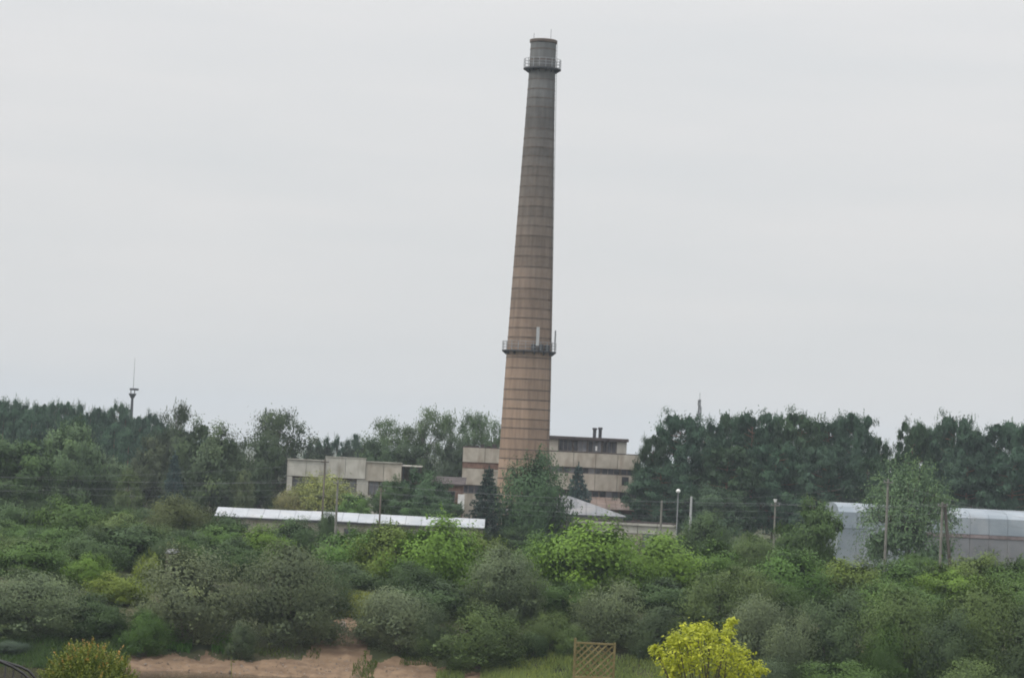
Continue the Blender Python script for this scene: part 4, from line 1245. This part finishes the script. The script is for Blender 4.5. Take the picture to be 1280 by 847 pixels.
# big pines right of the hall: two rows, front ones lower
for i, (px, yt, d, w, lab) in enumerate((
    (812, 547, 334, 46, 'slim pine at the edge of the grove, touching the beige hall'),
    (845, 517, 336, 92, 'broad dark pine beside the beige hall below the lattice mast'),
    (882, 526, 344, 70, 'pine under the distant lattice mast'),
    (908, 521, 346, 62, 'pine behind the lamp with the round head'),
    (934, 516, 340, 84, 'dense pine in the middle of the western grove'),
    (964, 521, 348, 64, 'pine with a flat top in the middle of the grove'),
    (996, 515, 338, 80, 'pine with the highest tip in the grove'),
    (1030, 522, 346, 76, 'pine behind the bushy dark tree'),
    (1064, 520, 340, 72, 'broad pine at the hangar end of the grove'),
    (1136, 527, 346, 60, 'pine rising behind the top of the feathery willow'),
    (1158, 536, 352, 66, 'pine behind the braced pole'),
    (1187, 519, 344, 84, 'tall pine with a sharp tip above the hangar roof'),
    (1214, 533, 350, 70, 'pine above the middle of the hangar roof'),
    (1246, 531, 346, 84, 'broad pine above the eastern hangar roof'),
    (1282, 530, 344, 84, 'pine at the eastern edge of the view'),
    (1090, 548, 350, 46, 'narrow pine at the edge of the notch between the two groves'),
    (1112, 570, 352, 60, 'low pine in the bottom of the notch between the two groves'),
    (822, 580, 326, 84, 'low pine in front of the grove overlapping the hall'),
    (905, 560, 332, 92, 'low bushy pine before the middle of the grove'),
    (965, 556, 334, 92, 'low dark pine behind the lamp-carrying grey pole'),
    (1032, 562, 333, 88, 'low pine behind the west end of the hangar'),
    (1080, 572, 336, 56, 'low pine beside the feathery willow'),
    (1205, 570, 338, 84, 'low pine right behind the hangar roof'),
    (1262, 568, 338, 90, 'low pine behind the eastern hangar roof'),
)):
    tree(PT, 'pine_tree', px, yt, d, w, PINE if i % 3 else (0.058, 0.108, 0.058), lab)

# pine forest on the horizon
def forest():
    rg = random.Random(31)
    tips = [(3, 497), (14, 499), (27, 503), (40, 506), (62, 502), (76, 505), (93, 504), (108, 511), (119, 512), (134, 511), (144, 504), (152, 514), (170, 523), (186, 515),
            (199, 525), (-8, 503), (-20, 505), (52, 508), (128, 516), (160, 522), (178, 524)]
    for px, yt in tips:
        tree(rg.choice((FP, PT, PT)), 'forest_pine', px, yt, rg.uniform(425, 445), rg.uniform(26, 40), PINE, 'dark pine in the front rank of the western pine forest', 'pines of the western forest')
    for px in range(-20, 260, 18):
        tree(rg.choice((FP, PT)), 'forest_pine', px + rg.uniform(-4, 4), np.interp(px, [0, 260], [512, 540]) + rg.uniform(-4, 8), rg.uniform(405, 422), rg.uniform(30, 46), PINE, 'pine with lower crown at the edge of the western pine forest', 'lower pines of the western forest')
    mids = [(385, 553), (396, 549), (405, 546), (418, 545), (430, 550), (441, 543), (452, 551), (462, 549), (496, 552)]
    for px, yt in mids:
        tree(FP, 'forest_pine', px, yt, rg.uniform(448, 470), rg.uniform(17, 23), PINE, 'far pine on the skyline behind the workshop', 'far pines behind the workshop')
    for px in (258, 276, 350, 365, 380, 395, 410, 425, 440, 455):
        tree(FP, 'forest_pine', px + rg.uniform(-5, 5), 560 + rg.uniform(-4, 6), rg.uniform(430, 445), rg.uniform(24, 32), (0.03, 0.045, 0.03), 'low pine in the gap behind the workshop roof', 'low pines behind the workshop')
forest()

# undergrowth that hides the tree feet in the works yard
def yard():
    rg = random.Random(41)
    for px, d, col, lab in (
        (40, 296, DARK, 'dark undergrowth below the round dark tree at the western edge'), (110, 296, MID, 'green undergrowth below the tall pale birch'),
        (146, 294, MID, 'green undergrowth at the foot of the slim light green young tree'), (186, 296, DARK, 'dark undergrowth at the foot of the blue spruce'),
        (232, 297, MID, 'green undergrowth below the large rounded tree'), (282, 294, MID, 'green undergrowth beside the slim pale young tree'),
        (328, 300, DARK, 'dark undergrowth below the feathery-topped tree'), (470, 298, MID, 'green undergrowth below the last workshop windows'),
        (648, 289, DARK, 'dark undergrowth hiding the foot of the chimney'), (585, 296, DARK, 'dark undergrowth at the foot of the dark spruce'), (700, 298, MID, 'green undergrowth beside the round tree at the chimney foot'),
        (850, 305, DARK, 'dark undergrowth behind the round-headed lamp'), (925, 300, DARK, 'dark undergrowth in the shade under the grove'),
        (960, 306, DARK, 'dark undergrowth behind the grey pole with a lamp'), (1005, 300, DARK, 'dark undergrowth behind the bushy dark tree')):
        r = plant(rg.choice([LB, WB]), 'bush', 'bush', px, 640, d, rg.uniform(50, 66), lab, col)
        r.scale.z = rg.uniform(1.8, 2.8)
yard()

# ------------------------------------------------------------------ grass on the bank
def grass(name, label, boxes, n, hgt, col, seed):
    rng = np.random.default_rng(seed)
    X, Y, H = [], [], []
    for (x0, x1, y0, y1, w) in boxes:
        m = int(n * w)
        X.append(rng.uniform(x0, x1, m)); Y.append(rng.uniform(y0, y1, m)); H.append(np.full(m, 1.0))
    X = np.concatenate(X); Y = np.concatenate(Y)
    keep = np.sin(X * 1.7 + 1) * np.sin(Y * 1.3 + X * .4) + rng.normal(0, .5, len(X)) > -0.55
    X, Y = X[keep], Y[keep]
    Z = terrain(X, Y)
    h = hgt * rng.uniform(0.5, 1.3, len(X)) * (1 + .35 * np.sin(X * 0.9) * np.sin(Y * .8))
    C = np.stack([X, Y, Z + h * .45], 1)
    up = np.stack([rng.normal(0, .3, len(X)), rng.normal(0, .3, len(X)), np.ones(len(X))], 1)
    N = np.stack([rng.normal(size=len(X)), rng.normal(size=len(X)), np.full(len(X), .4)], 1)
    U = unit(up); N = unit(N - U * (N * U).sum(1, keepdims=True))
    me = leaf_mesh(name, C, N, h * .6, 0.10 / np.maximum(h, .05) * .5, rng.normal(.5, .2, len(X)) + .15 * np.sin(X * .7), M['grass'], seed, T=U)
    o = link(bpy.data.objects.new(name, me)); o.color = (*col, 1)
    tag(o, label, None, None, 'stuff')
gx = lambda px, d: ground_at(px, d).x
grass('grass', 'rank weeds on the bank below the broad grey-green bush', [(gx(-40, 160), gx(158, 160), 157.2, 163.5, 1.0)], 9000, 0.55, (0.07, 0.13, 0.04), 7)
grass('grass', 'green grass on the low bank behind the trellis', [(gx(600, 160), gx(1010, 160), 156.2, 165.5, 1.0), (gx(545, 160), gx(580, 160), 158, 161.5, .06)], 26000, 0.42, (0.20, 0.27, 0.09), 1)
grass('grass', 'tufts of grass at the foot of the grey willows', [(gx(192, 164), gx(238, 164), 163.6, 166.2, .5), (gx(262, 164), gx(290, 164), 163.8, 166.5, .35), (gx(160, 164), gx(200, 164), 164, 166, .15)], 3600, 0.5, (0.09, 0.22, 0.04), 2)
grass('grass', 'dry yellow-green grass at the top of the earth path', [(gx(424, 178), gx(462, 178), 173.5, 184, 1.0)], 5000, 0.6, (0.22, 0.26, 0.06), 3)
grass('grass', 'sparse grass on the sand', [(gx(440, 162), gx(470, 162), 159.5, 164, .4), (gx(500, 164), gx(545, 164), 163.6, 165.5, .5), (gx(300, 164), gx(400, 164), 163.6, 165, .5)], 900, 0.28, (0.08, 0.12, 0.03), 4)

def pebbles():
    rng = np.random.default_rng(12)
    mb = MB()
    for i in range(900):
        px = rng.uniform(150, 545); d = rng.uniform(158.8, 164.0)
        x = float(gx(px, 161)) + rng.normal(0, .3); z = float(terrain(x, d))
        r = rng.uniform(.02, .07) * (2.0 if rng.random() < .06 else 1)
        a = rng.uniform(0, 6.28)
        q = [(x + r * math.cos(a + k * 1.57) * rng.uniform(.7, 1.2), d + r * math.sin(a + k * 1.57), z + rng.uniform(-.01, .02)) for k in range(4)]
        mb.add(q + [(x, d, z + r * 1.1)], [(0, 1, 4), (1, 2, 4), (2, 3, 4), (3, 0, 4)])
    tag(mb.build('gravel', M['pebble']), 'scattered stones and litter on the sandy beach', None, None, 'stuff')
M['pebble'] = noise_mat('pebble', (0.07, 0.055, 0.045), (0.30, 0.25, 0.21), 1.5, .9)
pebbles()

def boulder():
    g = ground_at(428.5, 168.5)
    rng = np.random.default_rng(9)
    mb = MB()
    prof = [(0.02, -0.1), (0.27, -0.08), (0.31, 0.12), (0.26, 0.36), (0.15, 0.58), (0.02, 0.66)]
    mb.lathe(prof, 9, False)
    mb.v = [(x * (1 + rng.normal(0, .12)) , y * (1 + rng.normal(0, .12)), z + rng.normal(0, .02)) for x, y, z in mb.v]
    o = mb.build('boulder', M['stone'], None, g)
    tag(o, 'pale pinkish stone standing on the earth path between the willows', 'stone')
boulder()

# ------------------------------------------------------------------ garden in front: juniper, yellow shrub, trellis, railing, stalks
def juniper():
    rng = np.random.default_rng(77)
    d = 30.0
    g = ground_at(103, d)
    h = P(100, 802, d).z - g.z
    root = empty('juniper_shrub', g); tag(root, 'bushy golden-green juniper with orange tips by the black railing', 'shrub')
    Cs, Ts, ts = [], [], []
    w = 0.64
    mb = MB()
    for k in range(1100):
        a = rng.uniform(0, 6.28); el = math.asin(rng.uniform(-0.1, 1) ** 1.0 if True else 0)
        d0 = np.array([math.cos(a) * math.cos(el), math.sin(a) * math.cos(el), math.sin(el)])
        c0 = np.array([0, 0, h * 0.52])
        env = np.array([w, w, h * 0.46])
        end = c0 + d0 * env * rng.uniform(0.80, 1.03)
        dirv = unit((d0 * np.array([1, 1, .6]) + np.array([0, 0, .9]) + rng.normal(0, .25, 3))[None])[0]
        l = rng.uniform(0.10, 0.20)
        if el > 0.8 and rng.random() < 0.2: l *= 1.7
        m_ = 26
        u = np.linspace(0, 1, m_)
        pts = end[None] + dirv[None] * (l * (u - .55))[:, None] + rng.normal(0, .011, (m_, 3)) * (1.15 - .6 * u)[:, None]
        pts[:, 2] -= 0.03 * u * (1 - math.sin(max(el, 0)))
        Cs.append(pts); Ts.append(dirv[None] + rng.normal(0, .5, (m_, 3)))
        tip = rng.random() < (0.22 if el > 0.9 else 0.02)
        ts.append(np.clip(0.15 + .35 * u + rng.normal(0, .08, m_) + (0.5 * u if tip else 0), 0, 1))
    # darker inner body
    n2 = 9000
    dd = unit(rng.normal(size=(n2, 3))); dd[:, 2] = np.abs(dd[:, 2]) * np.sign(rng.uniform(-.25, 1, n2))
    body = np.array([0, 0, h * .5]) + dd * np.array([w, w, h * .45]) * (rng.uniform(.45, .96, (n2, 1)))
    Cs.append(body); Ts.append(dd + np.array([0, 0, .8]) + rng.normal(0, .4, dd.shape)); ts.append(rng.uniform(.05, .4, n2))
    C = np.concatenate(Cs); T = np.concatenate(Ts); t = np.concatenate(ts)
    m, tr, o_ = mat_base('juniper_needle')
    at = tr.nodes.new('ShaderNodeAttribute'); at.attribute_name = 'tint'
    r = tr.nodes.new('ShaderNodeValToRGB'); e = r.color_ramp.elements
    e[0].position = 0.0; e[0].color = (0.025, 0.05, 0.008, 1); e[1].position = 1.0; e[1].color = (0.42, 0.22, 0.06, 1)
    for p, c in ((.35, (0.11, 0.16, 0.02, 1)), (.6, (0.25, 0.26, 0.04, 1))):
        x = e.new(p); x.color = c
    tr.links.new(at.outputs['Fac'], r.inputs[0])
    b = tr.nodes.new('ShaderNodeBsdfPrincipled'); b.inputs['Roughness'].default_value = .6
    tr.links.new(r.outputs[0], b.inputs['Base Color']); tr.links.new(b.outputs[0], o_.inputs[0])
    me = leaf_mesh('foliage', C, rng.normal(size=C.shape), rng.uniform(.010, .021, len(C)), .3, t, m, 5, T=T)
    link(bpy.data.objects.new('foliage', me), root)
    MB().tube([(0, 0, -.1), (0, 0, h * .5)], [.06, .03], 6).build('stem', M['bark'], root)
juniper()

def yellow_shrub():
    rng = np.random.default_rng(88)
    d = 40.0
    g = ground_at(882, d)
    root = empty('golden_shrub', g); tag(root, 'bright yellow-green leafy shrub in the garden beside the lattice trellis', 'shrub')
    s = d / F_PX
    Cs, Ns, ts, st = [], [], [], MB()
    # leafy tips read off the photograph: (column, row, radius in px)
    tips = [(822, 818, 12), (842, 806, 18), (858, 803, 16), (847, 798, 14), (862, 788, 11), (876, 800, 22), (889, 798, 14), (897, 812, 14), (872, 789, 12), (886, 789, 12), (852, 820, 22),
            (880, 825, 26), (908, 822, 22), (925, 823, 20), (932, 833, 20), (944, 838, 14), (912, 783, 9), (914, 778, 6), (909, 792, 10), (907, 801, 7), (838, 830, 18), (862, 840, 24), (898, 844, 26), (928, 846, 22), (822, 812, 8), (843, 843, 18), (950, 840, 9)]
    for i, (px, py, r) in enumerate(tips):
        for layer in range(2):
            dd = d + (rng.uniform(-.55, .1) if layer == 0 else rng.uniform(.1, .8))
            c = P(px, py, dd) - g
            rr = r * s
            tip = np.array(c) + np.array([rng.normal(0, .02), 0, 0]) * (layer > 0)
            n_sub = max(3, int(r / 2.9))
            for k in range(n_sub):
                dv = unit(rng.normal(size=(1, 3)))[0]; dv[2] = abs(dv[2]) * .9
                sc = tip + dv * rr * rng.uniform(.45, .95)
                m_ = 19
                off = rng.normal(size=(m_, 3)) * rr * .26
                Cs.append(sc + off); Ns.append(unit(off) * .7 + dv * .6 + np.array([0, -.15, .55]) + rng.normal(size=(m_, 3)) * .35)
                ts.append(np.clip(rng.normal(.55, .14) + rng.normal(0, .16, m_), 0, 1))
            b0 = Vector((rng.normal(0, .12), rng.normal(0, .12), 0))
            st.tube([b0, b0.lerp(Vector(tip), .55) + Vector((0, 0, .1)), Vector(tip)], [.012, .008, .004], 5)
    C = np.concatenate(Cs); N = np.concatenate(Ns); t = np.concatenate(ts)
    # fill lower body down to the soil
    n2 = 2600
    a = rng.uniform(0, 6.28, n2); q = np.sqrt(rng.uniform(0, 1, n2))
    body = np.stack([np.cos(a) * q * .75, np.sin(a) * q * .65, rng.uniform(.15, 1.0, n2)], 1)
    C = np.concatenate([C, body]); N = np.concatenate([N, rng.normal(size=(n2, 3)) + np.array([0, 0, .6])]); t = np.concatenate([t, rng.uniform(.1, .6, n2)])
    me = leaf_mesh('foliage', C, N, rng.uniform(.020, .038, len(C)), .62, t, M['gold'], 6)
    o = link(bpy.data.objects.new('foliage', me), root); o.color = (0.38, 0.43, 0.05, 1)
    st.build('stem', M['bark'], root)
M['gold'] = leaf_mat('golden_leaf', .4, .5, (1.2, 1.1, .9), .42, .3)
yellow_shrub()

def trellis():
    d = 45.0
    a = P(719, 803, d); b = P(768.5, 803, d)
    w = b.x - a.x
    cx = (a.x + b.x) / 2
    g = float(terrain(cx, d))
    zt = P(743, 801.5, d).z
    root = empty('garden_trellis', (cx, d, g)); tag(root, 'square-topped tan wooden lattice trellis standing at the river side of the garden', 'trellis')
    h = zt - g
    x0, x1, z0, z1 = -w / 2, w / 2, .15, h
    for x in (x0, x1):
        MB().box(x - .02, x + .02, -.025, .025, -.2, h + (.0 if x > 0 else .05)).build('post', M['slat'], root)
    for z in (h - .03, h - .62, z0):
        MB().box(x0 + .021, x1 - .021, -.02, .02, z - .016, z + .016).build('rail', M['slat'], root)
    sp = .118
    for sgn, yy in ((1, -.010), (-1, .010)):
        k = -40
        for k in range(-30, 60):
            c = z0 + k * sp * 1.0          # line z = c + sgn*(x-x0)
            pts = []
            xs_ = np.linspace(x0 + .02, x1 - .02, 60)
            zz = c + sgn * (xs_ - x0)
            ok = (zz > z0) & (zz < z1 - .05)
            if ok.sum() < 4: continue
            xa, xb = xs_[ok][0], xs_[ok][-1]; za, zb = zz[ok][0], zz[ok][-1]
            n = Vector((-(zb - za), 0, xb - xa)).normalized() * .0125
            y0, y1 = yy - .005, yy + .005
            q = [(xa + n.x, za + n.z), (xb + n.x, zb + n.z), (xb - n.x, zb - n.z), (xa - n.x, za - n.z)]
            vs = [(x, y0, z) for x, z in q] + [(x, y1, z) for x, z in q]
            MB().add(vs, [(0, 1, 2, 3), (7, 6, 5, 4), (0, 4, 5, 1), (1, 5, 6, 2), (2, 6, 7, 3), (3, 7, 4, 0)]).build('slat', M['slat'], root)
    # climber leaves that fill the lower lattice
    return root
trellis()

def railing():
    d = 20.0
    o = P(10, 835, d); g = float(terrain(o.x, d))
    root = empty('garden_railing', (o.x, d, g)); tag(root, 'black metal railing with curved double handrail beside the juniper', 'railing')
    L = lambda px, py, dd: P(px, py, dd) - Vector((o.x, d, g))
    for pts in (((-60, 806), (-20, 817), (0, 826), (16, 833), (29, 841), (36, 848), (40, 860)), ((-50, 810), (10, 828), (26, 833), (36, 838), (43, 846), (46, 858))):
        dd = d if pts[0][0] == -60 else d + .25
        MB().tube([L(x, y, dd) for x, y in pts], .011, 8).build('handrail', M['rail'], root)
    for px, py in ((-40, 813), (-28, 816), (-16, 820), (-4, 826), (7, 831), (17, 836), (27, 842)):
        t = L(px, py, d)
        MB().tube([(t.x, t.y, 0.0), (t.x, t.y, t.z)], .006, 6).build('baluster', M['steel_dark'], root)
    t = L(40, 858, d)
    MB().tube([(t.x, t.y, -.1), (t.x, t.y, t.z)], .014, 8).build('post', M['rail'], root)
    t = L(46, 857, d + .25)
    MB().tube([(t.x, t.y, -.1), (t.x, t.y, t.z)], .014, 8).build('post', M['rail'], root)
railing()

def stalk(px, ytop, d, leaves, label):
    g = ground_at(px, d)
    t = P(px, ytop, d) - g
    root = empty('plant_stalk', g); tag(root, label, 'plant')
    MB().tube([(0, 0, -.05), (t.x * .4, 0, t.z * .5), (t.x, 0, t.z)], [.010, .008, .005], 5).build('stem', M['stem'], root)
    rng = np.random.default_rng(int(px))
    if leaves:
        m_ = leaves
        u = rng.uniform(.90, 1, m_)
        C = np.stack([t.x * u + rng.normal(0, .05, m_), rng.normal(0, .05, m_), t.z * u + rng.normal(0, .02, m_)], 1)
        o = link(bpy.data.objects.new('foliage', leaf_mesh('foliage', C, rng.normal(size=(m_, 3)) + np.array([0, 0, 1.]), .03, .35, rng.uniform(.3, .7, m_), M['leaf'], 3)), root)
        o.color = (0.08, 0.12, 0.03, 1)
stalk(289, 820, 46, 8, 'thin bare stalk standing in front of the sand below the gap between the willow domes')
stalk(456, 812, 46, 26, 'thin green stalk with leaves near its top in front of the sandy beach')
stalk(625, 829, 46, 0, 'thin pale stalk at the edge of the grass below the round olive bush')

# ------------------------------------------------------------------ haze
def haze():
    m, t, o = mat_base('haze')
    v = t.nodes.new('ShaderNodeVolumePrincipled')
    v.inputs['Color'].default_value = (0.80, 0.90, 1.0, 1)
    v.inputs['Density'].default_value = HAZE
    v.inputs['Anisotropy'].default_value = 0.0
    t.links.new(v.outputs[0], o.inputs['Volume'])
    b = MB().box(-2600, 2600, -80, 4100, -6.0, 68.0).build('haze', m)
    b.display_type = 'WIRE'
    tag(b, 'thin pale air over the whole valley', None, None, 'stuff')
HAZE = 0.00019
haze()
